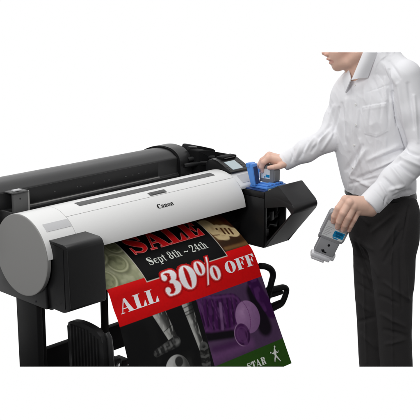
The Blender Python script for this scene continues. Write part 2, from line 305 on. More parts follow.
# stand
lg = box('stand_leg', (0.024, -0.038, 0.06), (0.050, 0.083, 0.667), M['stand'], printer, 0.003)
bm = bmesh.new(); bm_box(bm, (0.050, -0.036, 0.06), (0.064, -0.020, 0.667), 0.002); finish_bm(bm, 'leg_flange', M['deep'], lg, True)
box('stand_leg', (0.985, -0.038, 0.06), (1.012, 0.083, 0.671), M['stand'], printer, 0.003)
box('cross_beam', (0.052, 0.044, 0.336), (0.984, 0.075, 0.440), M['deep'], printer, 0.003)
box('stand_strut', (0.392, 0.030, 0.42), (0.424, 0.042, 0.671), M['deep'], printer, 0.002)
# ribbed guide plate hanging in front of the beam
gp = [(-0.095, 0.30), (-0.089, 0.583), (-0.112, 0.597), (-0.150, 0.604), (-0.190, 0.604), (-0.235, 0.598), (-0.268, 0.588), (-0.284, 0.570), (-0.288, 0.53), (-0.30, 0.30)]
gd = prism('stacker_guide', round_poly(gp, [0, 0.01, 0.01, 0.02, 0.02, 0.02, 0.015, 0.012, 0.02, 0], 4), 0.120, 0.146, M['stand'], printer, 'X', 0.006)
bm = bmesh.new()
for i in range(9):
    y = -0.112-0.018*i; top = 0.585 if i < 6 else 0.578-0.006*(i-6)
    tube(bm, [(0.1195, y, top), (0.1188, y-0.001, top-0.02), (0.1188, y-0.006, 0.30)], 0.0038, 8)
finish_bm(bm, 'rib', M['stand'], gd, True)
bm = bmesh.new(); tube(bm, [(0.150, -0.272, 0.583), (0.152, -0.284, 0.568), (0.152, -0.290, 0.52), (0.152, -0.30, 0.30)], 0.011, 12); finish_bm(bm, 'guide_edge', M['charcoal'], gd, True)
bm = bmesh.new()
bm_box(bm, (0.165, -0.28, 0.430), (0.215, -0.20, 0.470), 0.006); bm_box(bm, (0.20, -0.265, 0.415), (0.27, -0.20, 0.447), 0.006)
tube(bm, [(0.17, -0.225, 0.41), (0.95, -0.225, 0.41)], 0.016, 14)
tube(bm, [(0.22, -0.262, 0.430), (0.224, -0.262, 0.430), (0.238, -0.262, 0.430)], [0.022, 0.022, 0.022], 16)
finish_bm(bm, 'stacker_roller', M['stand'], printer, True)
bm = bmesh.new(); tube(bm, [(0.238, -0.262, 0.430), (0.30, -0.262, 0.430)], 0.007, 12); finish_bm(bm, 'roller_shaft', M['steel'], printer, True)
bm = bmesh.new(); tube(bm, [(0.19, -0.276, 0.452), (0.194, -0.286, 0.452)], 0.006, 12); finish_bm(bm, 'roller_bolt', M['steel'], printer, True)
# bent wire bracket to the right of the poster
def pt(x, y, Y=-0.25): return tuple(on(x, y, 'Y', Y))
bm = bmesh.new()
def bez(P, n=6): return [tuple(q) for q in catmull(np.array(P), n)]
def catmull(P, n=8):
    P = np.array(P, float); out = []; N = len(P)
    for i in range(N-1):
        p0, p1, p2, p3 = P[max(i-1, 0)], P[i], P[i+1], P[min(i+2, N-1)]
        for t in np.linspace(0, 1, n, endpoint=False): out.append(.5*((2*p1)+(-p0+p2)*t+(2*p0-5*p1+4*p2-p3)*t*t+(-p0+3*p1-3*p2+p3)*t**3))
    out.append(P[-1]); return np.array(out)
tube(bm, bez([pt(260, 266), pt(265.5, 266.5), pt(271, 269.5), pt(273, 275), pt(271.5, 282), pt(269, 292), pt(266, 304)]), 0.0135, 12)
tube(bm, bez([pt(268, 289.5), pt(276, 288.6), pt(283, 287.2), pt(286.2, 289), pt(286, 293), pt(283.8, 299.5), pt(281, 304), pt(275, 307.3), pt(266, 312)]), 0.0128, 12)
tube(bm, bez([pt(266, 296, -0.245), pt(273, 294.4, -0.245), pt(281, 291.8, -0.245)]), 0.0125, 10)
tube(bm, bez([pt(269, 306, -0.245), pt(274, 303.8, -0.245), pt(281, 301, -0.245)]), 0.0075, 10)
finish_bm(bm, 'stacker_bracket', M['deep'], printer, True)

# ------------------------------------------------------------------ poster
poster = thing('printed_poster', 'red black and purple sale poster hanging out of the front of the plotter', 'poster', (0.5875, -0.35, 0.05))
XL, XR = 0.20, 0.975; PW = XR-XL; VMAX = 0.753
PR = [(-.02, .838), (-.07, .822), (-.107, .806), (-.15, .781), (-.186, .757), (-.219, .731), (-.247, .704), (-.275, .656), (-.297, .606), (-.342, .512), (-.397, .40), (-.458, .277), (-.50, .19), (-.54, .10)]
PL = [(-.02, .838), (-.07, .822), (-.103, .806), (-.146, .781), (-.18, .757), (-.212, .731), (-.235, .704), (-.257, .655), (-.284, .605), (-.317, .51), (-.35, .40), (-.385, .28), (-.41, .19), (-.44, .10)]
def dens(P):
    P = np.array(P); n = len(P); out = []
    for i in range(n-1):
        p0, p1, p2, p3 = P[max(i-1, 0)], P[i], P[i+1], P[min(i+2, n-1)]
        for t in np.linspace(0, 1, 12, endpoint=False):
            out.append(.5*((2*p1)+(-p0+p2)*t+(2*p0-5*p1+4*p2-p3)*t*t+(-p0+3*p1-3*p2+p3)*t**3))
    out.append(P[-1]); return np.array(out)
def arc(D): return np.concatenate([[0], np.cumsum(np.linalg.norm(np.diff(D, axis=0), axis=1))])
DR, DL = dens(PR), dens(PL); AR, AL_ = arc(DR), arc(DL)
def S(u, v):
    u = np.asarray(u, float); v = np.asarray(v, float); k = u/PW
    return np.stack([XL+u, (1-k)*np.interp(v, AL_, DL[:, 0])+k*np.interp(v, AR, DR[:, 0]), (1-k)*np.interp(v, AL_, DL[:, 1])+k*np.interp(v, AR, DR[:, 1])], -1)
def Sn(u, v, h):
    e = 1e-3; a = S(u+e, v)-S(u-e, v); b = S(u, v+e)-S(u, np.maximum(v-e, 0)); n = np.cross(a, b)
    n = n/np.linalg.norm(n, axis=-1, keepdims=True); n = np.where((n[..., 1:2] > 0), -n, n)
    return S(u, v)+n*(h[..., None] if hasattr(h, '__len__') else h)
rng = np.random.default_rng(5)
def vnoise(u, v, f, seed=0):
    g = np.random.default_rng(seed).random((64, 64)); x = u*f; y = v*f
    xi, yi = np.floor(x).astype(int), np.floor(y).astype(int); fx, fy = x-xi, y-yi
    fx = fx*fx*(3-2*fx); fy = fy*fy*(3-2*fy); G = lambda a, b: g[a % 64, b % 64]
    return (G(xi, yi)*(1-fx)+G(xi+1, yi)*fx)*(1-fy)+(G(xi, yi+1)*(1-fx)+G(xi+1, yi+1)*fx)*fy
def ss(a, b, x): t = np.clip((x-a)/(b-a), 0, 1); return t*t*(3-2*t)
def seg(u, v, a, b):
    a = np.array(a); b = np.array(b); d = b-a; t = np.clip(((u-a[0])*d[0]+(v-a[1])*d[1])/(d@d), 0, 1)
    return np.hypot(u-a[0]-t*d[0], v-a[1]-t*d[1]), t
def art(u, v):
    C = np.zeros(u.shape+(3,)); C[:] = lin(9, 9, 10)
    def put(mask, rgb):
        m = np.clip(mask, 0, 1)[..., None]; C[:] = C*(1-m)+np.array(lin(*rgb))*m
    n1, n2, n3 = vnoise(u, v, 14, 1), vnoise(u, v, 45, 2), vnoise(u, v, 130, 3)
    W = 0.0012
    edge = lambda d, w=W: ss(w, -w, d)
    # coins, top left
    top = edge(v-0.2355)
    L = top*edge(u-0.1855)
    put(L, (150, 152, 122)); put(L*(0.55*ss(0.4, 0.75, n1)), (112, 116, 88)); put(L*0.4*ss(0.45, 0.8, n2), (178, 178, 150))
    for cx, cy, r in ((0.118, 0.140, 0.048), (0.020, 0.200, 0.050), (0.055, 0.085, 0.05), (0.165, 0.06, 0.04)):
        d = np.hypot(u-cx, v-cy)
        put(L*edge(np.hypot(u-cx-0.004, v-cy-0.012)-r, 0.010)*0.7, (78, 80, 58)); put(L*edge(d-r, 0.003), (140, 143, 110))
        put(L*ss(0.005, 0.0, np.abs(d-r*0.88))*0.8, (176, 176, 146)); put(L*ss(0.003, 0.0, np.abs(d-r*0.72))*0.5, (98, 100, 74))
        put(L*edge(d-r*0.66, 0.004)*0.75*ss(0.35, 0.7, vnoise(u+cx, v, 60, 7)), (104, 107, 80))
    # tan carved figure, top right
    Rm = top*edge(0.628-u)
    put(Rm, (58, 34, 18)); put(Rm*0.7*ss(0.4, 0.8, n1), (98, 66, 34)); put(Rm*ss(0.72, 0.76, u)*ss(0.14, 0.05, v)*0.7, (84, 14, 8))
    dd = np.minimum.reduce([seg(u, v, (0.655, 0.075), (0.665, 0.135))[0]-0.030, seg(u, v, (0.69, 0.125), (0.745, 0.150))[0]-0.030, seg(u, v, (0.655, 0.15), (0.69, 0.165))[0]-0.020]) + (n2-0.5)*0.014
    put(Rm*edge(dd, 0.004), (196, 174, 130)); put(Rm*edge(dd+0.012, 0.006)*0.6*ss(0.4, 0.7, n2), (150, 120, 80))
    for k in range(3):
        d, _ = seg(u, v, (0.705+0.019*k, 0.122+0.006*k), (0.702+0.019*k, 0.152+0.006*k)); put(Rm*edge(d-0.0052, 0.002), (72, 40, 18))
    put(Rm*edge(np.hypot(u-0.683, v-0.118)-0.006, 0.002), (60, 32, 14)); put(Rm*edge(seg(u, v, (0.64, 0.145), (0.67, 0.15))[0]-0.003, 0.002)*0.8, (96, 62, 34))
    put(Rm*edge(seg(u, v, (0.645, 0.195), (0.78, 0.20))[0]-0.012, 0.008)*0.8, (46, 30, 14))
    put(Rm*edge(seg(u, v, (0.645, 0.222), (0.78, 0.226))[0]-0.008, 0.006)*0.7, (120, 88, 50))
    # red band
    band = edge(0.2355-v)*edge(v-0.3785)
    put(band, (206, 4, 8)); put(band*0.25*n1, (180, 0, 4))
    # black sale panel with a pale rule round it
    P0 = edge(0.1845-u)*edge(u-0.6300)*edge(v-0.2555); put(P0, (196, 190, 178))
    P1 = edge(0.1875-u)*edge(u-0.6270)*edge(v-0.2520); put(P1, (7, 7, 8))
    # footballer's legs, lower left
    low = edge(0.3785-v)
    B = low*edge(u-0.3890); put(B, (12, 12, 13)); put(B*0.5*ss(0.5, 0.9, n1), (24, 24, 24)); put(B*0.7*ss(0.62, 0.85, vnoise(u, v, 22, 9))*ss(0.5, 0.62, v), (40, 40, 40))
    for a, b, r0, r1, lit in (((0.185, 0.350), (0.232, 0.500), 0.034, 0.020, 1.0), ((0.335, 0.360), (0.352, 0.560), 0.026, 0.014, 1.15)):
        d, t = seg(u, v, a, b); r = r0+(r1-r0)*t; x = (u-(a[0]+(b[0]-a[0])*t))/r
        m = B*edge(d-r, 0.002); put(m, (64, 64, 62)); put(m*ss(0.2, -0.7, x)*lit, (168, 168, 164)); put(m*ss(0.1, 0.9, x)*0.8, (22, 22, 22))
        put(m*0.22*ss(0.45, 0.75, n2), (60, 60, 58)); put(m*0.4*ss(0.5, 0.8, vnoise(u*2.2, v*0.7, 60, 11)), (200, 200, 196)); put(m*0.6*ss(0.02, 0.0, np.abs(x-0.45+0.3*np.sin(t*9)))*0.6, (14, 14, 14))
        for q in ((0.15, 0.24, 0.30) if lit > 1 else (0.62,)): put(m*ss(0.02, 0.0, np.abs(t-q))*0.8, (16, 16, 16))
    d, t = seg(u, v, (0.238, 0.500), (0.135, 0.515)); bt = B*edge(d-0.022+0.008*t, 0.002); put(bt, (38, 38, 38)); put(bt*ss(0.012, 0.0, np.abs(d-0.012+0.006*t))*0.45*ss(0.3, 0.7, n2), (150, 150, 148)); put(bt*ss(0.2, 0.9, np.sin(t*22+2))*edge(d-0.010, 0.006)*0.4, (140, 140, 138)); put(bt*ss(0.5, 0.8, n3)*0.4, (96, 96, 94)); put(bt*edge(0.006-(v-0.505-0.1*(0.24-u)), 0.004)*0.5, (14, 14, 14))
    d, t = seg(u, v, (0.362, 0.560), (0.350, 0.64)); bt = B*edge(d-0.022, 0.003); put(bt, (28, 28, 28)); put(bt*ss(0.2, 0.9, np.sin(t*17+d*60))*0.45, (112, 112, 110)); put(bt*ss(0.5, 0.8, n3)*0.4, (80, 80, 78))
    db = np.hypot(u-0.213, v-0.604); bl = B*edge(db-0.058, 0.002); put(bl, (120, 120, 118)); put(bl*ss(0.015, -0.045, u-0.213+0.4*(v-0.604)), (186, 186, 184)); put(bl*edge(np.hypot(u-0.228, v-0.575)-0.022+0.004*n2, 0.003), (46, 46, 46)); put(bl*edge(np.hypot(u-0.175, v-0.605)-0.012, 0.003)*0.8, (70, 70, 70))
    put(bl*ss(0.02, 0.05, u-0.213)*0.8, (40, 40, 40))
    # baseball and glove, lower right, printed in purple
    Pm = low*edge(0.3890-u)*edge(v-0.6455)
    put(Pm, (78, 54, 84)); put(Pm*0.6*ss(0.35, 0.7, n1), (62, 40, 70))
    gl = np.minimum(seg(u, v, (0.40, 0.44), (0.56, 0.47))[0]-0.072, seg(u, v, (0.43, 0.50), (0.53, 0.51))[0]-0.035)+(n1-0.5)*0.03
    put(Pm*edge(gl, 0.006), (62, 16, 72)); fr = (0.5+0.5*np.sin((u+0.25*v)*230+7*n1))**2
    put(Pm*edge(gl, 0.006)*fr*0.75, (26, 4, 34)); put(Pm*edge(gl+0.02, 0.01)*0.4*ss(0.5, 0.85, vnoise(u*2.4, v*0.6, 60, 13)), (112, 66, 120)); put(Pm*ss(0.012, 0.0, np.abs(gl+0.012))*0.5, (104, 60, 112)); put(Pm*edge(gl, 0.006)*0.3*ss(0.55, 0.8, n2), (92, 52, 102))
    put(Pm*edge(seg(u, v, (0.505, 0.425), (0.480, 0.520))[0]-0.007, 0.004)*(0.5+0.5*n2), (118, 84, 124))
    put(Pm*edge(seg(u, v, (0.39, 0.528), (0.52, 0.553))[0]-0.020+0.006*n1, 0.008), (10, 4, 14))
    put(Pm*edge(seg(u, v, (0.700, 0.425), (0.700, 0.575))[0]-0.038, 0.012), (14, 4, 18))
    gd2 = seg(u, v, (0.715, 0.385), (0.760, 0.53))[0]-0.030+(n1-0.5)*0.02
    put(Pm*edge(gd2, 0.006), (48, 8, 60)); put(Pm*edge(gd2, 0.006)*ss(0.5, 0.8, n2)*0.6, (84, 40, 96))
    put(Pm*edge(seg(u, v, (0.40, 0.615), (0.60, 0.615))[0]-0.018, 0.02)*0.5, (112, 66, 118))
    put(Pm*edge(seg(u, v, (0.41, 0.582), (0.54, 0.594))[0]-0.012, 0.012)*0.7, (60, 18, 68))
    d = np.hypot(u-0.627, v-0.512); bb = Pm*edge(d-0.066, 0.0025); put(bb, (142, 104, 146)); put(bb*ss(-0.03, 0.075, 0.8*(u-0.627)+0.6*(v-0.512))*0.65, (98, 62, 106)); put(bb*edge(np.hypot(u-0.605, v-0.485)-0.016, 0.022)*0.5, (172, 136, 174)); put(bb*0.25*ss(0.4, 0.8, n2), (120, 84, 126))
    put(bb*ss(0.003, 0.0, np.abs(np.hypot(u-0.545, v-0.50)-0.095))*(0.4+0.6*(np.sin(v*900) > 0)), (96, 40, 100))
    d2 = np.hypot((u-0.571)/0.9, v-0.570); d2m = Pm*edge(d2-0.045, 0.0025); put(d2m, (64, 20, 72)); put(d2m*ss(-0.02, 0.045, u-0.571+v-0.57)*0.6, (30, 6, 38)); put(d2m*ss(0.006, 0.0, np.abs(d2-0.030))*0.4, (104, 60, 112)); put(Pm*ss(0.004, 0.0, np.abs(d2-0.045))*ss(0.01, -0.03, u-0.571), (150, 116, 152)); put(d2m*0.6*ss(0.45, 0.8, n2), (96, 54, 104))
    # green foot of the sheet
    G = edge(0.6455-v); put(G, (36, 74, 14)); put(G*0.3*n1, (28, 60, 10))
    grain = 1+0.10*(n3-0.5)
    return C*grain[..., None]
NU, NV = 560, 540
uu, vv = np.meshgrid(np.linspace(0, PW, NU), np.linspace(0, VMAX, NV), indexing='ij')
Pc = S(uu.ravel(), vv.ravel()); idx = np.arange(NU*NV).reshape(NU, NV)
quads = np.stack([idx[:-1, :-1], idx[1:, :-1], idx[1:, 1:], idx[:-1, 1:]], -1).reshape(-1, 4)
def fast_mesh(name, V, Q, mat, parent, smooth=True):
    org = ORG[parent] if parent is not None else np.zeros(3)
    me = bpy.data.meshes.new(name); nV, nQ, k = len(V), len(Q), Q.shape[1]
    me.vertices.add(nV); me.vertices.foreach_set('co', (V-org).astype(np.float32).ravel())
    me.loops.add(nQ*k); me.loops.foreach_set('vertex_index', Q.astype(np.int32).ravel())
    me.polygons.add(nQ); me.polygons.foreach_set('loop_start', np.arange(0, nQ*k, k, dtype=np.int32)); me.polygons.foreach_set('loop_total', np.full(nQ, k, dtype=np.int32))
    if smooth: me.polygons.foreach_set('use_smooth', np.ones(nQ, dtype=bool))
    me.update(calc_edges=True); me.validate()
    o = bpy.data.objects.new(name, me); COL.objects.link(o); o.parent = parent; ORG[o] = org
    if mat: me.materials.append(mat)
    return o
def set_attr(o, name, rgb):
    a = o.data.color_attributes.new(name, 'FLOAT_COLOR', 'POINT')
    a.data.foreach_set('color', np.concatenate([rgb, np.ones((len(rgb), 1))], 1).astype(np.float32).ravel())
sheet = fast_mesh('sheet', Pc, quads, M['paper'], poster)
set_attr(sheet, 'print', art(uu.ravel(), vv.ravel()))

# lettering: fat serif glyphs drawn as polygons, cap height 1
def catmull(P, n=8):
    P = np.array(P, float); out = []; N = len(P)
    for i in range(N-1):
        p0, p1, p2, p3 = P[max(i-1, 0)], P[i], P[i+1], P[min(i+2, N-1)]
        for t in np.linspace(0, 1, n, endpoint=False): out.append(.5*((2*p1)+(-p0+p2)*t+(2*p0-5*p1+4*p2-p3)*t*t+(-p0+3*p1-3*p2+p3)*t**3))
    out.append(P[-1]); return np.array(out)
def stroke(P):
    """points (x, y, width) -> quads of a ribbon of varying width"""
    D = catmull(P); d = np.gradient(D[:, :2], axis=0); d /= np.linalg.norm(d, axis=1, keepdims=True)+1e-9
    nrm = np.stack([-d[:, 1], d[:, 0]], 1); a = D[:, :2]+nrm*D[:, 2:]/2; b = D[:, :2]-nrm*D[:, 2:]/2
    return [[a[i], b[i], b[i+1], a[i+1]] for i in range(len(D)-1)]
def ring(cx, cy, rx, ry, ix, iy, n=36):
    T = np.linspace(0, 2*math.pi, n+1)
    o = np.stack([cx+rx*np.cos(T), cy+ry*np.sin(T)], 1); i = np.stack([cx+ix*np.cos(T), cy+iy*np.sin(T)], 1)
    return [[o[k], o[k+1], i[k+1], i[k]] for k in range(n)]
def disc(cx, cy, r, n=18): return [[(cx+r*math.cos(t), cy+r*math.sin(t)) for t in np.linspace(0, 2*math.pi, n, endpoint=False)]]
def rc(x0, y0, x1, y1): return [[(x0, y0), (x1, y0), (x1, y1), (x0, y1)]]
def glyph(c):
    if c == 'A': return [[(0.07, 0.04), (0.13, 0.04), (0.47, 0.90), (0.43, 1.0)], [(0.40, 1.0), (0.58, 1.0), (0.96, 0.04), (0.62, 0.04)]]+rc(0.2, .29, .70, .35)+rc(-.02, 0, .27, .05)+rc(.52, 0, 1.06, .05), 1.08
    if c == 'L': return rc(.10, .04, .42, .96)+rc(-.02, .95, .56, 1)+rc(-.02, 0, .86, .05)+[[(.60, .05), (.86, .05), (.86, .42), (.82, .42)]], 0.92
    if c in 'EF':
        g = rc(.10, .04, .42, .96)+rc(-.02, .95, .84, 1)+[[(.58, .95), (.80, .66), (.84, .66), (.84, .95)]]+rc(.42, .48, .60, .53)+[[(.50, .505), (.62, .30), (.66, .30), (.66, .71), (.62, .71)]]
        if c == 'E': return g+rc(-.02, 0, .88, .05)+[[(.60, .05), (.88, .05), (.88, .40), (.84, .40)]], 0.96
        return g+rc(-.02, 0, .56, .05), 0.90
    if c == 'S': return stroke([(.74, .70, .04), (.66, .90, .06), (.44, .965, .07), (.20, .90, .16), (.17, .74, .26), (.40, .56, .34), (.64, .40, .30), (.70, .22, .20), (.58, .07, .10), (.38, .035, .06), (.16, .12, .05), (.08, .32, .04)])+[[(.72, .66), (.78, .66), (.78, 1.0), (.73, 1.0)], [(.05, 0.0), (.10, 0.0), (.10, .36), (.05, .36)]], 0.90
    if c == 'O': return ring(.5, .5, .48, .52, .15, .47), 1.02
    if c == '0': return ring(.40, .5, .39, .52, .115, .47), 0.82
    if c == '3': return stroke([(.10, .80, .10), (.16, .95, .08), (.36, .99, .07), (.56, .92, .20), (.60, .76, .27), (.52, .60, .18), (.34, .535, .05)])+stroke([(.34, .535, .05), (.54, .48, .18), (.64, .29, .30), (.56, .10, .20), (.36, .01, .07), (.16, .04, .08), (.09, .18, .10)])+disc(.16, .77, .12)+disc(.15, .24, .12), 0.82
    if c == '%': return ring(.26, .70, .25, .32, .085, .28)+ring(.92, .30, .25, .32, .085, .28)+[[(.36, -.08), (.42, -.08), (.86, 1.08), (.80, 1.08)]], 1.2
    if c == 'T': return rc(.30, .04, .62, .96)+rc(0, .95, .92, 1)+[[(0, .62), (.04, .62), (.24, .95), (0, .95)], [(.92, .62), (.88, .62), (.68, .95), (.92, .95)]]+rc(.16, 0, .76, .05), 0.96
    if c == 'R': return rc(.10, .04, .42, .96)+rc(-.02, .95, .5, 1)+rc(-.02, 0, .54, .05)+stroke([(.42, .975, .05), (.62, .96, .10), (.74, .76, .30), (.62, .55, .10), (.42, .51, .05)])+stroke([(.48, .51, .06), (.68, .42, .22), (.74, .14, .30), (.92, .03, .06)]), 1.0
    if c == 'e': return stroke([(.10, .36, .05), (.54, .40, .05), (.50, .58, .08), (.32, .665, .05), (.13, .50, .17), (.13, .20, .18), (.32, .02, .07), (.56, .14, .05)]), 0.64
    if c == 'p': return rc(.10, -.26, .25, .64)+rc(0, -.28, .36, -.23)+rc(0, .61, .2, .66)+stroke([(.25, .56, .05), (.40, .65, .07), (.57, .48, .17), (.57, .18, .17), (.42, .01, .07), (.25, .10, .05)]), 0.74
    if c == 't': return rc(.13, .06, .29, .86)+rc(.0, .60, .46, .66)+stroke([(.21, .12, .14), (.28, .02, .10), (.40, .04, .05), (.46, .14, .04)]), 0.5
    if c == 'h': return rc(.10, .03, .26, .98)+rc(0, 0, .36, .05)+rc(0, .94, .2, 1)+stroke([(.26, .54, .05), (.42, .65, .09), (.54, .52, .15), (.545, .04, .16)])+rc(.42, 0, .74, .05), 0.78
    if c == '8': return ring(.36, .75, .27, .26, .11, .21)+ring(.36, .26, .33, .29, .13, .23), 0.74
    if c == '2': return stroke([(.10, .76, .14), (.14, .92, .07), (.32, .98, .06), (.55, .84, .20), (.50, .60, .16), (.24, .30, .06), (.06, .06, .06)])+rc(.04, 0, .64, .14)+disc(.13, .76, .10), 0.72
    if c == '4': return rc(.38, .03, .55, .98)+[[(.0, .30), (.06, .30), (.46, .98), (.38, .98)]]+rc(0, .24, .68, .32)+rc(.28, 0, .66, .05), 0.74
    if c == '~': return stroke([(.05, .30, .06), (.20, .42, .10), (.42, .34, .12), (.62, .28, .10), (.78, .42, .05)]), 0.84
    if c == 'C': return stroke([(.84, .66, .04), (.76, .90, .10), (.52, .985, .07), (.22, .82, .22), (.16, .50, .30), (.22, .18, .24), (.50, .01, .08), (.74, .06, .07), (.88, .26, .05)])+[[(.80, .62), (.86, .62), (.86, 1.0), (.80, .98)]], 0.94
    if c == 'a': return rc(.40, .03, .58, .50)+stroke([(.49, .46, .18), (.44, .62, .12), (.28, .67, .08), (.12, .58, .07), (.10, .48, .10)])+stroke([(.44, .38, .05), (.22, .33, .10), (.13, .18, .17), (.22, .03, .09), (.42, .12, .05)])+rc(.5, 0, .70, .08), 0.72
    if c == 'n': return rc(.08, .02, .26, .66)+rc(-.02, 0, .34, .06)+rc(-.02, .60, .18, .66)+stroke([(.26, .52, .06), (.42, .65, .12), (.55, .50, .18), (.555, .03, .18)])+rc(.42, 0, .76, .06), 0.78
    if c == 'o': return ring(.33, .33, .33, .35, .14, .29), 0.70
    return [], 0.4
def grow(poly, g):
    P = np.array(poly, float)
    if g == 0: return P
    A = 0.5*np.sum(P[:, 0]*np.roll(P[:, 1], -1)-np.roll(P[:, 0], -1)*P[:, 1])
    if A < 0: P = P[::-1]
    a = P-np.roll(P, 1, 0); b = np.roll(P, -1, 0)-P
    na = np.stack([a[:, 1], -a[:, 0]], 1); nb = np.stack([b[:, 1], -b[:, 0]], 1)
    na /= np.linalg.norm(na, axis=1, keepdims=True)+1e-9; nb /= np.linalg.norm(nb, axis=1, keepdims=True)+1e-9
    m = na+nb; L = np.sum(m*m, 1, keepdims=True); m = np.where(L > 0.3, 2*m/np.maximum(L, 0.3), m)
    return P+m*g
def lettering(name, text, x0, x1, base, height, mapf, mat, parent, g=0.0, h=0.0006, space=0.04, up=-1, wordsp=0.4, step=0.008):
    """text from x0 to x1 on the baseline; mapf(u, v, h) bends it onto its surface"""
    polys = []; x = 0.0
    for c in text:
        if c == ' ': x += wordsp; continue
        gl, adv = glyph(c)
        for p in gl: polys.append(grow(p, g)+np.array([x, 0]))
        x += adv+space
    x -= space; sx = (x1-x0)/x
    bm = bmesh.new()
    for k, p in enumerate(polys):
        q = p*np.array([sx, height]); q[:, 0] += x0; q[:, 1] = base+up*q[:, 1]
        try: bm.faces.new([bm.verts.new((a, b, (k % 7)*0.00002)) for a, b in q])
        except ValueError: pass
    ys = [v.co.y for v in bm.verts]
    for y in np.arange(min(ys), max(ys), step)[1:]:
        bmesh.ops.bisect_plane(bm, geom=bm.verts[:]+bm.edges[:]+bm.faces[:], plane_co=(0, y, 0), plane_no=(0, 1, 0), dist=1e-7)
    co = np.array([v.co[:] for v in bm.verts]); P3 = mapf(co[:, 0], co[:, 1], h+co[:, 2])
    for v, p in zip(bm.verts, P3): v.co = p
    bmesh.ops.triangulate(bm, faces=bm.faces); bm.normal_update()
    for f in bm.faces:
        if f.normal.y > 0: f.normal_flip()
    bm.verts.index_update()
    o = mesh(name, [v.co[:] for v in bm.verts], [[v.index for v in f.verts] for f in bm.faces], mat, parent)
    bm.free(); return o
lettering('sale_lettering', 'SALE', 0.216, 0.606, 0.128, 0.095, Sn, M['lett_p'], poster, g=0.03, h=0.0005)
lettering('sale_lettering', 'SALE', 0.216, 0.606, 0.128, 0.095, Sn, M['lett_sale'], poster, g=0.0, h=0.0009)
lettering('date_lettering', 'Sept 8th ~ 24th', 0.245, 0.568, 0.194, 0.036, Sn, M['lett_g'], poster, h=0.0006, space=0.05)
lettering('discount_lettering', 'ALL', 0.026, 0.216, 0.337, 0.052, Sn, M['lett_w'], poster, h=0.0006)
lettering('discount_lettering', '30%', 0.254, 0.560, 0.331, 0.092, Sn, M['lett_r'], poster, g=0.085, h=0.0004, space=0.0)
lettering('discount_lettering', '30%', 0.254, 0.560, 0.331, 0.092, Sn, M['lett_p'], poster, g=0.032, h=0.0007, space=0.0)
lettering('discount_lettering', '30%', 0.254, 0.560, 0.331, 0.092, Sn, M['lett_w'], poster, g=0.0, h=0.0010, space=0.0)
lettering('discount_lettering', 'OFF', 0.588, 0.768, 0.324, 0.048, Sn, M['lett_w'], poster, h=0.0006)
lettering('shop_lettering', 'STAR', 0.545, 0.648, 0.7135, 0.030, Sn, M['lett_g'], poster, h=0.0006)
# small running figure emblem
def flat_patch(name, polys, mapf, mat, parent, h=0.0006):
    bm = bmesh.new()
    for k, p in enumerate(polys):
        p = np.array(p, float); P3 = mapf(p[:, 0], p[:, 1], np.full(len(p), h+0.00002*k)); bm.faces.new([bm.verts.new(q) for q in P3])
    bmesh.ops.triangulate(bm, faces=bm.faces); bm.normal_update()
    for f in bm.faces:
        if f.normal.y > 0: f.normal_flip()
    bm.verts.index_update()
    o = mesh(name, [v.co[:] for v in bm.verts], [[v.index for v in f.verts] for f in bm.faces], mat, parent); bm.free(); return o
em = []
for P in ([(.712, .668, .004), (.709, .682, .012), (.705, .698, .010)], [(.709, .678, .006), (.697, .688, .005), (.690, .682, .003)], [(.709, .678, .005), (.720, .690, .004), (.727, .684, .003)], [(.705, .698, .009), (.713, .712, .006), (.722, .728, .003)], [(.705, .698, .008), (.696, .710, .006), (.690, .722, .003)]): em += stroke(P)
em += disc(.714, .664, .0045, 12)+disc(.684, .680, .0035, 10)
flat_patch('emblem', em, Sn, M['lett_g'], poster)
# maker's word on the front cover
def cover_map(u, a, h): 
    r = R0+h; return np.stack([u, -r*np.cos(a), CZ+r*np.sin(a)], -1)
lettering('logo_lettering', 'Canon', 0.558, 0.645, ang_y(-0.1215), 0.118, cover_map, M['ink'], lid, g=0.028, h=0.0005, space=0.05, up=1, step=0.03)

# ------------------------------------------------------------------ signed-distance modelling for cloth, skin
OH = 4.10
def unp(x, y, c):
    d = CF + CR*(x-210)/FOC - CU*(y-210)/FOC
    return CP + d*((OH-c)/(d @ FH))
O0 = unp(375, 190, 0.0)
def L(x, y, c):
    """a point of the picture at depth c in front of the figure's own plane -> figure frame (right, up, toward viewer)"""
    w = unp(x, y, c)-O0; return np.array([w @ CR, w[2], -(w @ FH)])
def to_world(V): return O0 + V[:, :1]*CR + V[:, 1:2]*np.array([0, 0, 1.0]) - V[:, 2:3]*FH
PX = 1/237.0
def smin(a, b, k):
    h = np.clip(0.5+0.5*(b-a)/k, 0, 1); return b*(1-h)+a*h-k*h*(1-h)
def cap(P, a, b, ra, rb):
    a = np.asarray(a, np.float32); b = np.asarray(b, np.float32); d = b-a
    t = np.clip(((P-a) @ d)/max(float(d @ d), 1e-9), 0, 1)
    return np.linalg.norm(P-a-t[..., None]*d, axis=-1)-(ra+(rb-ra)*t)
def chain(P, pts, rs, k=0.004):
    o = None
    for i in range(len(pts)-1):
        c = cap(P, pts[i], pts[i+1], rs[i], rs[i+1]); o = c if o is None else smin(o, c, k)
    return o
def ell(P, c, r):
    q = (P-np.asarray(c, np.float32))/np.asarray(r, np.float32); k0 = np.linalg.norm(q, axis=-1)
    return (k0-1)*min(r)
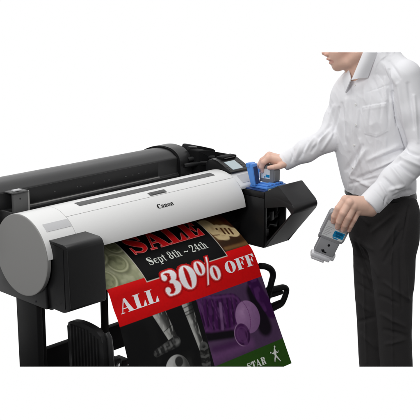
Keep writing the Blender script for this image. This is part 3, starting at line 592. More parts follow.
def surface_nets(fn, lo, hi, h):
    lo = np.array(lo, np.float32); n = np.ceil((np.array(hi)-lo)/h).astype(int)+1
    ax = [lo[i]+h*np.arange(n[i], dtype=np.float32) for i in range(3)]
    D = np.empty(n, np.float32)
    for s in range(0, n[0], 24):
        G = np.stack(np.meshgrid(ax[0][s:s+24], ax[1], ax[2], indexing='ij'), -1); D[s:s+24] = fn(G)
    ins = D < 0
    c = np.zeros(n-1, np.uint8)
    for i in (0, 1):
        for j in (0, 1):
            for k in (0, 1): c += ins[i:n[0]-1+i, j:n[1]-1+j, k:n[2]-1+k]
    act = (c > 0) & (c < 8); cells = np.argwhere(act); vid = -np.ones(n-1, np.int32); vid[act] = np.arange(len(cells))
    acc = np.zeros((len(cells), 3)); cnt = np.zeros(len(cells))
    cor = [(i, j, k) for i in (0, 1) for j in (0, 1) for k in (0, 1)]
    for a in cor:
        for b in cor:
            if sum(abs(x-y) for x, y in zip(a, b)) == 1 and a < b:
                da = D[cells[:, 0]+a[0], cells[:, 1]+a[1], cells[:, 2]+a[2]]; db = D[cells[:, 0]+b[0], cells[:, 1]+b[1], cells[:, 2]+b[2]]
                m = (da < 0) != (db < 0); t = np.where(m, da/np.where(da-db == 0, 1, da-db), 0)
                p = np.array(a)+t[:, None]*(np.array(b)-np.array(a)); acc[m] += p[m]; cnt[m] += 1
    V = lo+h*(cells+acc/cnt[:, None])
    Q = []
    for d in range(3):
        e1, e2 = [(1, 2), (2, 0), (0, 1)][d]
        sl0 = [slice(1, n[i]-1) for i in range(3)]; sl1 = [slice(1, n[i]-1) for i in range(3)]
        sl0[d] = slice(0, n[d]-1); sl1[d] = slice(1, n[d])
        A, B = ins[tuple(sl0)], ins[tuple(sl1)]
        E = np.argwhere(A != B); off = np.array([1, 1, 1]); off[d] = 0; E = E+off
        flip = ~ins[E[:, 0], E[:, 1], E[:, 2]]
        def nb(s1, s2):
            q = E.copy(); q[:, e1] -= s1; q[:, e2] -= s2; return vid[q[:, 0], q[:, 1], q[:, 2]]
        q = np.stack([nb(1, 1), nb(0, 1), nb(0, 0), nb(1, 0)], -1); q[flip] = q[flip][:, ::-1]; Q.append(q)
    Q = np.concatenate(Q); Q = Q[(Q >= 0).all(1)]
    return V.astype(np.float64), Q
def vnormals(V, Q):
    n = np.cross(V[Q[:, 2]]-V[Q[:, 0]], V[Q[:, 3]]-V[Q[:, 1]]); N = np.zeros_like(V)
    for i in range(4): np.add.at(N, Q[:, i], n)
    return N/(np.linalg.norm(N, axis=1, keepdims=True)+1e-12)
def relax(V, Q, it=2, lam=0.5):
    E = np.concatenate([Q[:, [0, 1]], Q[:, [1, 2]], Q[:, [2, 3]], Q[:, [3, 0]]])
    for _ in range(it):
        A = np.zeros_like(V); cnt = np.zeros(len(V))
        np.add.at(A, E[:, 0], V[E[:, 1]]); np.add.at(A, E[:, 1], V[E[:, 0]]); np.add.at(cnt, E[:, 0], 1); np.add.at(cnt, E[:, 1], 1)
        V = V*(1-lam)+lam*A/cnt[:, None]
    return V
def pix(V):
    w = to_world(V)-CP; z = w @ CF; return 210+FOC*(w @ CR)/z, 210-FOC*(w @ CU)/z
def dents(V, Q, folds, seed=0, amp=0.0):
    """press creases into cloth: (x0, y0, x1, y1, half width, height) on the viewer's side"""
    N = vnormals(V, Q); x, y = pix(V); d = np.zeros(len(V)); face = np.clip(N[:, 2]*1.6+0.35, 0, 1)
    for x0, y0, x1, y1, w, hgt in folds:
        dx, dy = x1-x0, y1-y0; l2 = dx*dx+dy*dy; t = np.clip(((x-x0)*dx+(y-y0)*dy)/l2, 0, 1)
        nx = (x-x0-t*dx); ny = (y-y0-t*dy); r = np.hypot(nx, ny)
        d += 1.35*hgt*np.exp(-(r/(w*0.72))**2)*np.sin(np.pi*np.clip(t*0.86+0.07, 0, 1))**0.5
    return V+N*(d*face)[:, None]
D2 = lambda v: v/np.linalg.norm(v)
SAX = D2(np.array([0.72, 0, 0.69])); NAX = D2(np.array([-0.69, 0, 0.72]))    # shoulder line, chest direction
def torso_sdf(P, T, inset=0.0, pw=2.3):
    b = P[..., 1]; ys = np.array([t[0] for t in T]); o = np.argsort(ys)
    yd = np.linspace(ys.min(), ys.max(), 240); kr = np.hanning(41); kr /= kr.sum()
    sm = lambda i: np.convolve(np.pad(np.interp(yd, ys[o], np.array([t[i] for t in T])[o]), 20, mode='edge'), kr, 'valid')
    ca, cc, w, dp_ = [np.interp(b, yd, sm(i)).astype(np.float32) for i in (1, 2, 3, 4)]
    x = P[..., 0]-ca; z = P[..., 2]-cc
    s = (x*SAX[0]+z*SAX[2])/(w-inset); n = (x*NAX[0]+z*NAX[2])/(dp_-inset)
    k = (np.abs(s)**pw+np.abs(n)**pw)**(1/pw)
    return (k-1)*np.minimum(w, dp_)*0.9
def row(x, y, c, w, d): p = L(x, y, c); return (p[1], p[0], p[2], w, d)

person = thing('person', 'man in white shirt and black trousers leaning over the plotter with both hands busy', 'person', tuple(to_world(np.array([[0.03, -0.93, 0.0]]))[0]))

# shirt
TS = [row(371, 72, 0, 0.10, 0.065), row(371, 82, 0, 0.155, 0.09), row(370, 96, 0, 0.182, 0.108), row(371, 120, 0, 0.186, 0.120), row(374, 150, 0, 0.174, 0.124), row(377.5, 176, 0, 0.162, 0.124), row(379, 186, 0, 0.160, 0.122), row(380, 192, 0, 0.152, 0.112), row(380, 200, 0, 0.145, 0.105)]
shL, elL, wrL = L(405, 77, 0.115), L(426, 149, 0.185), L(368.5, 206, 0.262)
shR, elR, wrR = L(347, 99, -0.12), L(329, 139, -0.03), L(283.5, 162.5, -0.085)
nbase = L(373, 66, 0.0)
def shirt_fn(P):
    t = torso_sdf(P, TS)
    t = np.maximum(t, L(380, 193.5, 0)[1]-P[..., 1])
    t = smin(t, chain(P, [nbase, L(390, 68, 0.05), shL], [0.052, 0.062, 0.066]), 0.04)
    t = smin(t, chain(P, [nbase, L(358, 84, -0.06), shR], [0.05, 0.056, 0.056]), 0.04)
    d1 = D2(wrL-elL); d2 = D2(wrR-elR)
    m1 = elL+(wrL-elL)*0.55; m2 = elR+(wrR-elR)*0.5
    a = chain(P, [shL, (shL+elL)/2, elL], [0.068, 0.064, 0.060], 0.02); a = smin(a, chain(P, [elL, m1, wrL-d1*0.055], [0.060, 0.056, 0.046], 0.02), 0.02)
    a = smin(a, cap(P, wrL-d1*0.060, wrL+d1*0.06, 0.050, 0.049), 0.007); a = np.maximum(a, (P-wrL) @ d1.astype(np.float32))
    r = chain(P, [shR, (shR+elR)/2, elR], [0.060, 0.056, 0.050], 0.02); r = smin(r, chain(P, [elR, m2, wrR-d2*0.05], [0.050, 0.046, 0.036], 0.02), 0.02)
    r = smin(r, cap(P, wrR-d2*0.055, wrR+d2*0.05, 0.039, 0.038), 0.006); r = np.maximum(r, (P-wrR) @ d2.astype(np.float32))
    t = smin(t, a, 0.005); t = smin(t, r, 0.010)
    neck = cap(P, L(368, 71, 0.0), L(366, 40, 0.005), 0.051, 0.056); t = np.maximum(t, -neck)
    return t
V, Q = surface_nets(shirt_fn, (-0.45, -0.03, -0.22), (0.32, 0.66, 0.40), 0.0034)
V = relax(V, Q, 3)
folds = [
 (365.5, 199.5, 380.5, 215.5, 0.55, -0.0016), (374.2, 190.0, 391.0, 208.0, 0.6, -0.0024), (282.6, 156.4, 289.4, 170.0, 0.5, -0.0014), (290.2, 152.8, 297.2, 166.6, 0.6, -0.0020), (383, 60, 392.5, 92, 0.7, -0.0022), (367, 92, 392, 84, 0.6, -0.0012),
 # torso: pulls from the bent elbow and the waist, vertical drape on the chest
 (404, 154, 372, 172, 3.0, 0.010), (400, 160, 356, 180, 3.0, -0.010), (404, 150, 384, 156, 2.4, -0.009), (398, 146, 368, 160, 3.2, 0.007), (366, 150, 350, 176, 3.0, 0.007), (362, 146, 346, 170, 2.6, -0.007),
 (389.5, 70, 392.5, 98, 1.5, -0.008), (392, 92, 397, 126, 1.6, -0.012), (396, 118, 407, 151, 1.6, -0.010), (385, 78, 386.5, 100, 2.2, 0.005), (347, 100, 350, 150, 3.0, 0.005), (342, 104, 345, 142, 2.4, -0.006), (357, 128, 355, 170, 2.4, -0.004), (360, 140, 364, 178, 2.8, 0.005),
 (352, 178, 370, 186, 2.4, 0.006), (350, 184, 376, 178, 2.0, -0.005), (364, 84, 366, 104, 3.0, 0.004), (374, 80, 380, 98, 2.6, -0.004), (384, 64, 396, 84, 3.0, 0.005), (390, 62, 400, 78, 2.4, -0.004),
 # near sleeve
 (398, 84, 408, 140, 2.8, 0.006), (408, 84, 414, 128, 2.6, -0.006), (414, 96, 418, 142, 2.4, 0.006), (404, 150, 418, 156, 2.6, -0.009), (402, 158, 420, 166, 2.6, 0.008), (398, 164, 414, 176, 2.4, -0.008), (392, 168, 404, 184, 2.6, 0.007), (384, 178, 396, 190, 2.2, -0.007), (380, 184, 388, 198, 2.2, 0.006), (390, 190, 404, 186, 2.4, 0.006), (394, 196, 410, 190, 2.0, -0.006), (386, 196, 384, 206, 1.4, -0.004),
 # far sleeve
 (334, 106, 326, 130, 2.4, 0.006), (339, 108, 333, 136, 2.0, -0.006), (330, 126, 318, 138, 2.0, -0.006), (328, 132, 314, 146, 2.4, 0.007), (322, 134, 312, 152, 2.0, -0.008), (314, 138, 304, 152, 2.2, 0.007), (308, 142, 300, 158, 2.0, -0.007), (300, 146, 296, 160, 2.2, 0.005), (294, 150, 291, 162, 1.6, -0.004), (334, 132, 322, 150, 2.0, 0.006),
]
rf = np.random.default_rng(12)
for k, x0 in enumerate((347, 350, 358.5, 361, 366, 371, 377, 382, 386, 390)):     # long slack creases falling down the trunk, side by side
    y0 = rf.uniform(92, 112) if x0 < 362 else rf.uniform(84, 92) if k % 2 else rf.uniform(134, 140); ln = rf.uniform(30, 46) if y0 < 120 else rf.uniform(14, 22)
    folds.append((x0, y0, x0-0.05*ln, y0+ln, rf.uniform(1.8, 2.8), (-1)**k*rf.uniform(0.0018, 0.0034)))
V = dents(V, Q, folds)
# fine slack creases: roughly vertical on the trunk, across the arm on the sleeves
Pf = V.astype(np.float32); at_ = torso_sdf(Pf, TS) > 0.006
N = vnormals(V, Q); x, y = pix(V)
def ridge(u, v, sd): n_ = vnoise(u+50, v+50, 1.0, sd); return (1-np.abs(2*n_-1))**1.8
cr = np.where(at_, ridge((x*0.62-y*0.55)*0.16, (x*0.6+y*0.7)*0.05, 21)*0.7+ridge((x*0.5-y*0.7)*0.3, (x*0.6+y*0.5)*0.1, 22)*0.3, ridge((x+0.18*y)*0.13, (y-0.2*x)*0.028, 23)*0.7+ridge((x-0.4*y)*0.22, (y+x*0.4)*0.06, 24)*0.35)
V = V+N*((cr-0.45)*0.0085*np.clip(N[:, 2]*2+0.5, 0, 1)*np.where(at_, 0.12, 0.55))[:, None]
# front placket and chest pocket as raised cloth
N = vnormals(V, Q); x, y = pix(V); fz = np.clip(N[:, 2]*2, 0, 1)
def poly_sd(x, y, P):
    P = np.array(P, float); d = np.full(x.shape, 1e9); inside = np.zeros(x.shape, bool)
    for i in range(len(P)):
        a, b = P[i-1], P[i]; e = b-a; t = np.clip(((x-a[0])*e[0]+(y-a[1])*e[1])/(e @ e), 0, 1)
        d = np.minimum(d, np.hypot(x-a[0]-t*e[0], y-a[1]-t*e[1]))
        c = ((a[1] > y) != (b[1] > y)) & (x < (b[0]-a[0])*(y-a[1])/(b[1]-a[1]+1e-12)+a[0]); inside ^= c
    return np.where(inside, -d, d)
plk = poly_sd(x, y, [(351.5, 82), (356.5, 82), (357.5, 120), (356, 150), (352, 189), (347.6, 189), (351, 150), (352.6, 120)])
pkt = poly_sd(x, y, [(362.5, 107), (386, 103), (388.5, 131), (380, 135.5), (376.5, 137), (365, 134)])
d = 0.0022*ss(0.5, -0.5, plk)+0.0030*ss(0.5, -0.5, pkt)-0.0011*np.exp(-((pkt+1.2)/0.45)**2)-0.0008*np.exp(-((plk+1.0)/0.4)**2)
pk2 = poly_sd(x, y, [(362.5, 107), (386, 103), (386.4, 107), (363, 111)]); d += 0.0006*ss(0.4, -0.4, pk2)
front = (x < 400) & (V[:, 2] > -0.12)
V = V+N*(d*fz*front)[:, None]
rs = np.random.default_rng(3)
wob = np.zeros(len(V))
for k in range(26):
    f = rs.normal(size=3)*rs.uniform(16, 60); wob += np.sin(V @ f+rs.uniform(0, 6.28))*rs.uniform(0.2, 1.0)/np.linalg.norm(f)*16
V = V+N*(wob*0.00045)[:, None]
shirt = fast_mesh('shirt', to_world(V), Q, M['shirt'], person)
# collar: neck band and two leaves
def patch(P4, bulge, n=14):
    """bilinear patch through four corners with a bulge toward the viewer"""
    a, b, c, dd = [np.asarray(p, float) for p in P4]; U, W_ = np.meshgrid(np.linspace(0, 1, n), np.linspace(0, 1, n), indexing='ij'); U = U[..., None]; W_ = W_[..., None]
    G = a*(1-U)*(1-W_)+b*U*(1-W_)+c*U*W_+dd*(1-U)*W_; G = G+np.array(bulge)*(4*U*(1-U)*(0.6+0.4*W_)); return G
def solid_patch(G, th):
    n, m, _ = G.shape; du = np.gradient(G, axis=0); dv = np.gradient(G, axis=1); nn = np.cross(du, dv); nn /= np.linalg.norm(nn, axis=-1, keepdims=True)+1e-12
    Vt = np.concatenate([(G+nn*th/2).reshape(-1, 3), (G-nn*th/2).reshape(-1, 3)]); I = np.arange(n*m).reshape(n, m); o = n*m; F = []
    for i in range(n-1):
        for j in range(m-1): F += [(I[i, j], I[i+1, j], I[i+1, j+1], I[i, j+1]), (o+I[i, j], o+I[i, j+1], o+I[i+1, j+1], o+I[i+1, j])]
    bd = [I[i, 0] for i in range(n)]+[I[-1, j] for j in range(1, m)]+[I[i, -1] for i in range(n-2, -1, -1)]+[I[0, j] for j in range(m-2, 0, -1)]
    for k in range(len(bd)): a, b = bd[k], bd[(k+1) % len(bd)]; F.append((a, b, o+b, o+a))
    return Vt, F
def collar_obj(name, G, th, parent):
    Vt, F = solid_patch(G, th); bm = bmesh.new(); Wd = to_world(Vt); vs = [bm.verts.new(p) for p in Wd]
    for f in F: bm.faces.new([vs[i] for i in f])
    return finish_bm(bm, name, M['shirt'], parent, True)
bm = bmesh.new(); ringsv = []
for k in range(40):
    t = 2*math.pi*k/40; r_ = 0.060
    bx_, bz_ = r_*math.cos(t), r_*0.95*math.sin(t)
    lowp = L(364, 84, 0.008); hip = L(372, 62, 0.0)
    tilt = 0.42*bx_
    rl = [(lowp+np.array([bx_*1.08, tilt*0.9, bz_*1.08])), (hip+np.array([bx_, tilt*1.5, bz_]))]
    rl2 = [p+np.array([-math.cos(t)*0.003, 0, -math.sin(t)*0.003]) for p in rl[::-1]]
    ringsv.append([bm.verts.new(q) for q in to_world(np.array(rl+rl2))])
for k in range(40):
    a, b = ringsv[k], ringsv[(k+1) % 40]
    if False: continue
    for j in range(4): bm.faces.new((a[j], a[(j+1) % 4], b[(j+1) % 4], b[j]))
finish_bm(bm, 'collar_band', M['shirt'], shirt, True)
SX, SY = pix(V)
def onshirt(x_, y_, lift):
    m = (np.hypot(SX-x_, SY-y_) < 1.6); return L(x_, y_, V[m][:, 2].max()+lift)
def leaf(I0, I1, O0_, O1, lifts, rise):
    n = 16; G = np.zeros((n, n, 3))
    for a in range(n):
        t = a/(n-1)
        for b in range(n):
            q = b/(n-1); ix, iy = np.array(I0[:2])*(1-t)+np.array(I1[:2])*t; ox, oy = np.array(O0_)*(1-t)+np.array(O1)*t
            if b == 0: inn = L(ix, iy, I0[2]*(1-t)+I1[2]*t); out = onshirt(ox, oy, lifts)
            G[a, b] = inn*(1-q)+out*q; G[a, b, 2] += rise*math.sin(math.pi*q**0.8); G[a, b, 1] += 0.3*rise*math.sin(math.pi*q**0.8)
    # ease the border so the leaf lies softly
    k = np.array([0.25, 0.5, 0.25])
    for _ in range(4): G[1:-1] = G[:-2]*0.25+G[1:-1]*0.5+G[2:]*0.25
    return G
collar_obj('collar', leaf((351.8, 80.0, 0.090), (366.0, 46.0, 0.085), (367.5, 77.5), (378.5, 47.5), 0.006, 0.012), 0.004, shirt)
collar_obj('collar', leaf((351.0, 79.0, 0.084), (349.2, 70.0, 0.030), (345.6, 92.5), (342.8, 77.5), 0.005, 0.008), 0.004, shirt)
# buttons on the placket, seated on the cloth by looking up the nearest vertex
N = vnormals(V, Q); x, y = pix(V)
for bxp, byp in ((354.4, 84.5), (354.8, 104), (355, 125), (353.6, 146), (351.5, 167)):
    m = (np.hypot(x-bxp, y-byp) < 1.2) & (N[:, 2] > 0.1)
    if not m.any(): continue
    p = V[m][V[m][:, 2].argmax()]; nn = D2(N[m].mean(0)); u1 = D2(np.cross(nn, [0, 1, 0])); u2 = np.cross(nn, u1)
    bm = bmesh.new(); R_ = [(-0.002, 0.0046), (0.0016, 0.0046), (0.0023, 0.0040), (0.0019, 0.0025)]
    rr = [[bm.verts.new(to_world((p+nn*h_+u1*r*math.cos(t)+u2*r*math.sin(t))[None])[0]) for t in np.linspace(0, 2*math.pi, 16, endpoint=False)] for h_, r in R_]
    for a, b in zip(rr[:-1], rr[1:]):
        for k in range(16): bm.faces.new((a[k], a[(k+1) % 16], b[(k+1) % 16], b[k]))
    bm.faces.new(rr[0][::-1]); bm.faces.new(rr[-1]); finish_bm(bm, 'button', M['button'], shirt, True)

# trousers and belt
TT = [row(380, 187, 0, 0.150, 0.109), row(380.5, 200, 0, 0.157, 0.113), row(382, 215, 0, 0.157, 0.115), row(383.5, 235, 0, 0.150, 0.110), row(384, 255, 0, 0.145, 0.104)]
def trouser_fn(P):
    t = torso_sdf(P, TT); t = -smin(-t, -(L(380, 246, 0)[1]-P[..., 1]), 0.06)
    far = chain(P, [L(369, 215, -0.050), L(371.2, 295, -0.036), L(376.2, 372, -0.055), L(379, 420, -0.05)], [0.074, 0.073, 0.070, 0.066], 0.003)
    near = chain(P, [L(386, 218, 0.062), L(392.8, 285, 0.082), L(396.6, 372, 0.066), L(397.5, 420, 0.055)], [0.088, 0.0835, 0.068, 0.064], 0.003)
    near = smin(near, chain(P, [L(399, 215, 0.075), L(395, 285, 0.082)], [0.080, 0.080]), 0.01)
    t = smin(t, smin(far, near, 0.012), 0.040); return np.maximum(t, P[..., 1]-L(380, 190.5, 0)[1])
V, Q = surface_nets(trouser_fn, (-0.20, -0.93, -0.22), (0.26, 0.03, 0.24), 0.0048)
V = relax(V, Q, 3)
V = dents(V, Q, [(356, 244, 374, 290, 2.0, -0.007), (360, 240, 378, 276, 2.4, 0.006), (352, 236, 372, 250, 2.6, 0.006), (354, 256, 370, 262, 2.4, -0.005), (354, 266, 372, 280, 2.6, 0.005), (398, 222, 382, 248, 2.8, 0.006), (402, 230, 384, 262, 2.4, -0.006), (394, 214, 372, 232, 2.6, 0.005), (363, 270, 367, 362, 1.6, 0.005), (391, 258, 393, 366, 1.5, 0.007), (394, 226, 391, 262, 1.8, 0.006), (356, 300, 371, 312, 3.0, 0.006), (358, 322, 374, 318, 2.6, -0.005), (382, 314, 404, 326, 3.0, 0.007), (384, 330, 406, 336, 2.6, -0.006), (386, 344, 404, 340, 2.6, 0.005), (362, 334, 376, 348, 2.4, 0.005), (409, 206, 403, 240, 1.2, -0.006), (352, 208, 368, 224, 2.4, 0.005), (358, 284, 372, 294, 2.4, -0.005), (384, 282, 410, 300, 2.6, 0.006), (380, 296, 398, 304, 2.2, -0.005), (404, 246, 408, 300, 2.4, 0.005), (400, 250, 402, 310, 2.0, -0.004)])
N = vnormals(V, Q); wob = np.zeros(len(V))
for k in range(26):
    f = rs.normal(size=3)*rs.uniform(16, 55)*np.array([1, 0.6, 1]); wob += np.sin(V @ f+rs.uniform(0, 6.28))*rs.uniform(0.2, 1.0)/np.linalg.norm(f)*16
V = V+N*(wob*0.0010)[:, None]
trousers = fast_mesh('trousers', to_world(V), Q, M['trousers'], person)
def belt_fn(P):
    t = torso_sdf(P, [(r[0], r[1], r[2], r[3]+0.004, r[4]+0.004) for r in TT]); b0, b1 = L(380, 195.5, 0)[1], L(380, 188.0, 0)[1]
    return np.maximum(np.maximum(t, -(t+0.012)), np.maximum(b0-P[..., 1], P[..., 1]-b1))
V, Q = surface_nets(belt_fn, (-0.20, -0.05, -0.22), (0.24, 0.03, 0.22), 0.004); V = relax(V, Q, 1)
fast_mesh('belt', to_world(V), Q, M['belt'], person)

# body: head, neck, arms and hands in one mesh
parts_V, parts_Q, parts_T = [], [], []
def add_body(V, Q, tone):
    o = sum(len(v) for v in parts_V); parts_V.append(V); parts_Q.append(Q+o); parts_T.append(tone)
def head_fn(P):
    t = ell(P, L(353, 36, 0), (0.108, 0.105, 0.078))
    t = smin(t, ell(P, L(340.5, 54, 0), (0.050, 0.055, 0.048)), 0.030)
    for s in (-1, 1): t = smin(t, chain(P, [L(338.5, 65.0, s*0.012), L(348, 62.0, s*0.043), L(359, 53, s*0.058)], [0.019, 0.020, 0.024]), 0.020)
    t = smin(t, ell(P, L(337.2, 66.2, 0), (0.019, 0.018, 0.020)), 0.012)
    t = smin(t, chain(P, [L(331.5, 41, 0), L(324.3, 52.6, 0)], [0.009, 0.0115], 0.004), 0.010)
    for s in (-1, 1): t = smin(t, ell(P, L(326.4, 54.6, s*0.011), (0.0095, 0.0085, 0.008)), 0.005)
    t = smin(t, ell(P, L(329.2, 59.0, 0), (0.0125, 0.0060, 0.021)), 0.004)
    t = smin(t, ell(P, L(331.2, 63.0, 0), (0.0100, 0.0065, 0.018)), 0.004)
    t = np.maximum(t, -chain(P, [L(325.5, 61.1, 0), L(331.0, 61.2, 0.020), L(333.2, 61.5, 0.025)], [0.0010, 0.0010, 0.0006]))
    t = smin(t, chain(P, [L(356, 58, 0), L(363, 84, 0.0)], [0.052, 0.057]), 0.022)
    t = smin(t, ell(P, L(349.5, 74.5, 0), (0.012, 0.016, 0.012)), 0.012)
    return t
V, Q = surface_nets(head_fn, (-0.26, 0.42, -0.12), (0.12, 0.80, 0.12), 0.0026); V = relax(V, Q, 2)
x, y = pix(V); base = np.array(lin(236, 196, 176)); tone = np.tile(base, (len(V), 1))
def tint(tone, m, rgb): tone[:] = tone*(1-m[:, None])+np.array(lin(*rgb))*m[:, None]
lipd = np.minimum(seg(x, y, (327, 59.6), (332.5, 61.0))[0]-0.9, seg(x, y, (329.8, 62.8), (333, 62.0))[0]-1.0); tint(tone, 0.6*ss(0.5, -0.5, lipd), (212, 146, 136))
tint(tone, 0.35*np.exp(-(((x-325)/4)**2+((y-53)/4)**2)), (214, 142, 124)); tint(tone, 0.25*np.exp(-(((x-344)/7)**2+((y-54)/5)**2)), (222, 158, 138))
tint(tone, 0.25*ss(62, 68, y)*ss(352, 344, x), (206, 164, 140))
add_body(V, Q, tone)
def core_fn(P):
    t = torso_sdf(P, TS, 0.020); t = np.maximum(t, L(380, 230, 0)[1]-P[..., 1])
    t = smin(t, chain(P, [nbase, shL], [0.035, 0.045]), 0.03); t = smin(t, chain(P, [nbase, shR], [0.035, 0.040]), 0.03)
    t = smin(t, chain(P, [L(363, 84, 0), nbase], [0.045, 0.045]), 0.02)
    t = smin(t, chain(P, [shL, elL, wrL], [0.046, 0.040, 0.027], 0.02), 0.02); t = smin(t, chain(P, [shR, elR, wrR], [0.042, 0.036, 0.024], 0.02), 0.02)
    return t
V, Q = surface_nets(core_fn, (-0.44, -0.2, -0.22), (0.30, 0.62, 0.34), 0.0070); V = relax(V, Q, 2)
add_body(V, Q, np.tile(base, (len(V), 1)))
def hand(palm, fingers, thumb, bumps, lo, hi, h):
    def fn(P):
        p = None
        for a, b, ra, rb in palm:
            c = cap(P, a, b, ra, rb); p = c if p is None else smin(p, c, 0.010)
        f = None
        for pts, r in fingers+[thumb]:
            c = chain(P, pts, r, 0.0025)
            f = c if f is None else smin(f, c, 0.0012)
        t = smin(p, f, 0.0055)
        for c, r in bumps: t = smin(t, ell(P, c, (r, r, r)), 0.006)
        return t
    V, Q = surface_nets(fn, lo, hi, h); V = relax(V, Q, 2); tone = np.tile(base*0.97, (len(V), 1))
    for pts, r in fingers+[thumb]:
        for j, (q, s, a) in enumerate(zip(pts, (0.013, 0.010, 0.008, 0.010), (0.35, 0.38, 0.22, 0.45))):
            dq = np.linalg.norm(V-q, axis=1); m = a*np.exp(-(dq/s)**2); tone = tone*(1-m[:, None])+np.array(lin(224, 152, 136))*m[:, None]
    for pts, r in fingers:
        d_ = D2(pts[3]-pts[2]); vw = np.array([-0.25, 0.25, 0.94]); vw = D2(vw-d_*(vw @ d_)); nc = pts[3]-d_*r[3]*0.1+vw*r[3]*0.92
        q = V-nc; al_ = q @ d_; ac_ = q @ np.cross(d_, vw); aq = np.sqrt((al_/0.0062)**2+(ac_/0.0048)**2+((q @ vw)/0.004)**2)
        m = 0.75*ss(1.05, 0.85, aq); tone = tone*(1-m[:, None])+np.array(lin(243, 206, 196))*m[:, None]
        m = 0.35*np.exp(-((aq-1.12)/0.10)**2); tone = tone*(1-m[:, None])+np.array(lin(186, 118, 100))*m[:, None]
        for j in (1, 2):                                   # skin folds over the knuckle joints
            dj = D2(pts[j+1]-pts[j-1]); qq = (V-pts[j]); tt = qq @ dj; near_ = np.linalg.norm(qq, axis=1) < r[j]*1.6
            m = near_*0.28*(np.exp(-((tt-0.0018)/0.0007)**2)+np.exp(-((tt+0.0018)/0.0007)**2)); m = np.clip(m, 0, 1); tone = tone*(1-m[:, None])+np.array(lin(172, 108, 90))*m[:, None]
    return V, Q, tone
px = lambda r: r*PX
def F(*pts): return [L(*p) for p in pts]
# near hand, closed over the loose cartridge
kn = F((345.6, 199.6, 0.292), (349.3, 202.8, 0.306), (353.4, 206.6, 0.303), (357.6, 211.0, 0.286))
wr = F((371.5, 201.8, 0.262), (372, 205.5, 0.270), (372, 208.5, 0.268), (371.5, 211.0, 0.260))
palm = [(wr[i], kn[i], px(5.4), px(4.0)) for i in range(4)]+[(wrL-D2(wrL-elL)*0.03, (wr[1]+wr[2])/2, px(6.8), px(6.6))]+[(F((364, 204, 0.246))[0], F((352, 205, 0.262))[0], px(5), px(4.0))]
fing = [([kn[0]]+F((338.4, 208.6, 0.304), (334.4, 216.2, 0.296), (333.2, 221.4, 0.284)), [px(4.0), px(3.5), px(3.0), px(2.5)]),
        ([kn[1]]+F((343.0, 213.2, 0.318), (339.0, 221.6, 0.306), (337.6, 227.2, 0.290)), [px(4.1), px(3.6), px(3.1), px(2.6)]),
        ([kn[2]]+F((348.2, 217.2, 0.314), (344.6, 225.0, 0.302), (343.0, 229.8, 0.288)), [px(4.0), px(3.5), px(3.0), px(2.5)]),
        ([kn[3]]+F((353.6, 219.4, 0.294), (350.4, 225.8, 0.286), (348.8, 230.2, 0.276)), [px(3.6), px(3.1), px(2.7), px(2.2)])]
thumb = (F((362, 202, 0.245), (350, 202, 0.228), (341, 208, 0.214), (336.5, 214, 0.210)), [px(4.6), px(4.2), px(3.6), px(2.9)])
bumps = [(k+np.array([0, 0.002, 0.006]), px(3.3)) for k in kn]
allp = np.array([q for f in fing+[thumb] for q in f[0]]+wr+[wrL-D2(wrL-elL)*0.05])
V, Q, tone = hand(palm, fing, thumb, bumps, allp.min(0)-0.045, allp.max(0)+0.045, 0.0015)
add_body(V, Q, tone); HV = V
# far hand, pressing a tank into the tray
kn = F((268.8, 158.6, -0.055), (268.4, 156.4, -0.078), (269.6, 155.4, -0.100), (271.5, 156.0, -0.120))
wr = F((287.5, 163.0, -0.068), (287.5, 160.8, -0.084), (287.5, 160.2, -0.098), (287.5, 161, -0.108))
palm = [(wr[i], kn[i], px(4.0), px(3.4)) for i in range(4)]+[(wrR-D2(wrR-elR)*0.03, (wr[1]+wr[2])/2, px(5.6), px(5.0))]+[(F((281, 163.5, -0.066))[0], F((272, 161, -0.07))[0], px(3.8), px(3.4))]
fing = [([kn[0]]+F((263.4, 162.6, -0.052), (261.6, 167.2, -0.056), (262.0, 171.2, -0.060)), [px(3.4), px(2.9), px(2.5), px(2.1)]),
        ([kn[1]]+F((262.4, 160.4, -0.085), (259.4, 165.2, -0.090), (259.2, 170.2, -0.092)), [px(3.4), px(3.0), px(2.6), px(2.1)]),
        ([kn[2]]+F((264.4, 160.0, -0.112), (262.0, 165, -0.118), (262.4, 169.6, -0.116)), [px(3.3), px(2.9), px(2.5), px(2.0)]),
        ([kn[3]]+F((267.2, 161.0, -0.134), (265.4, 165.2, -0.138), (265.6, 169.0, -0.136)), [px(3.0), px(2.6), px(2.2), px(1.8)])]
thumb = (F((284.0, 164.4, -0.056), (279.6, 166.2, -0.036), (274.0, 167.2, -0.030), (269.0, 167.8, -0.032)), [px(3.6), px(3.1), px(2.6), px(2.1)])
bumps = [(k+np.array([-0.002, 0.004, 0.0]), px(2.6)) for k in kn]
allp = np.array([q for f in fing+[thumb] for q in f[0]]+wr+[wrR-D2(wrR-elR)*0.05])
V, Q, tone = hand(palm, fing, thumb, bumps, allp.min(0)-0.035, allp.max(0)+0.035, 0.0015)
add_body(V, Q, tone)
body = fast_mesh('body', to_world(np.concatenate(parts_V)), np.concatenate(parts_Q), M['skin'], person)
set_attr(body, 'tone', np.concatenate(parts_T))

# ------------------------------------------------------------------ ink tanks
def frame_obj(name, bm, Mx, mat, parent, label=None):
    bm.transform(Mx); return finish_bm(bm, name, mat, parent, True, label)
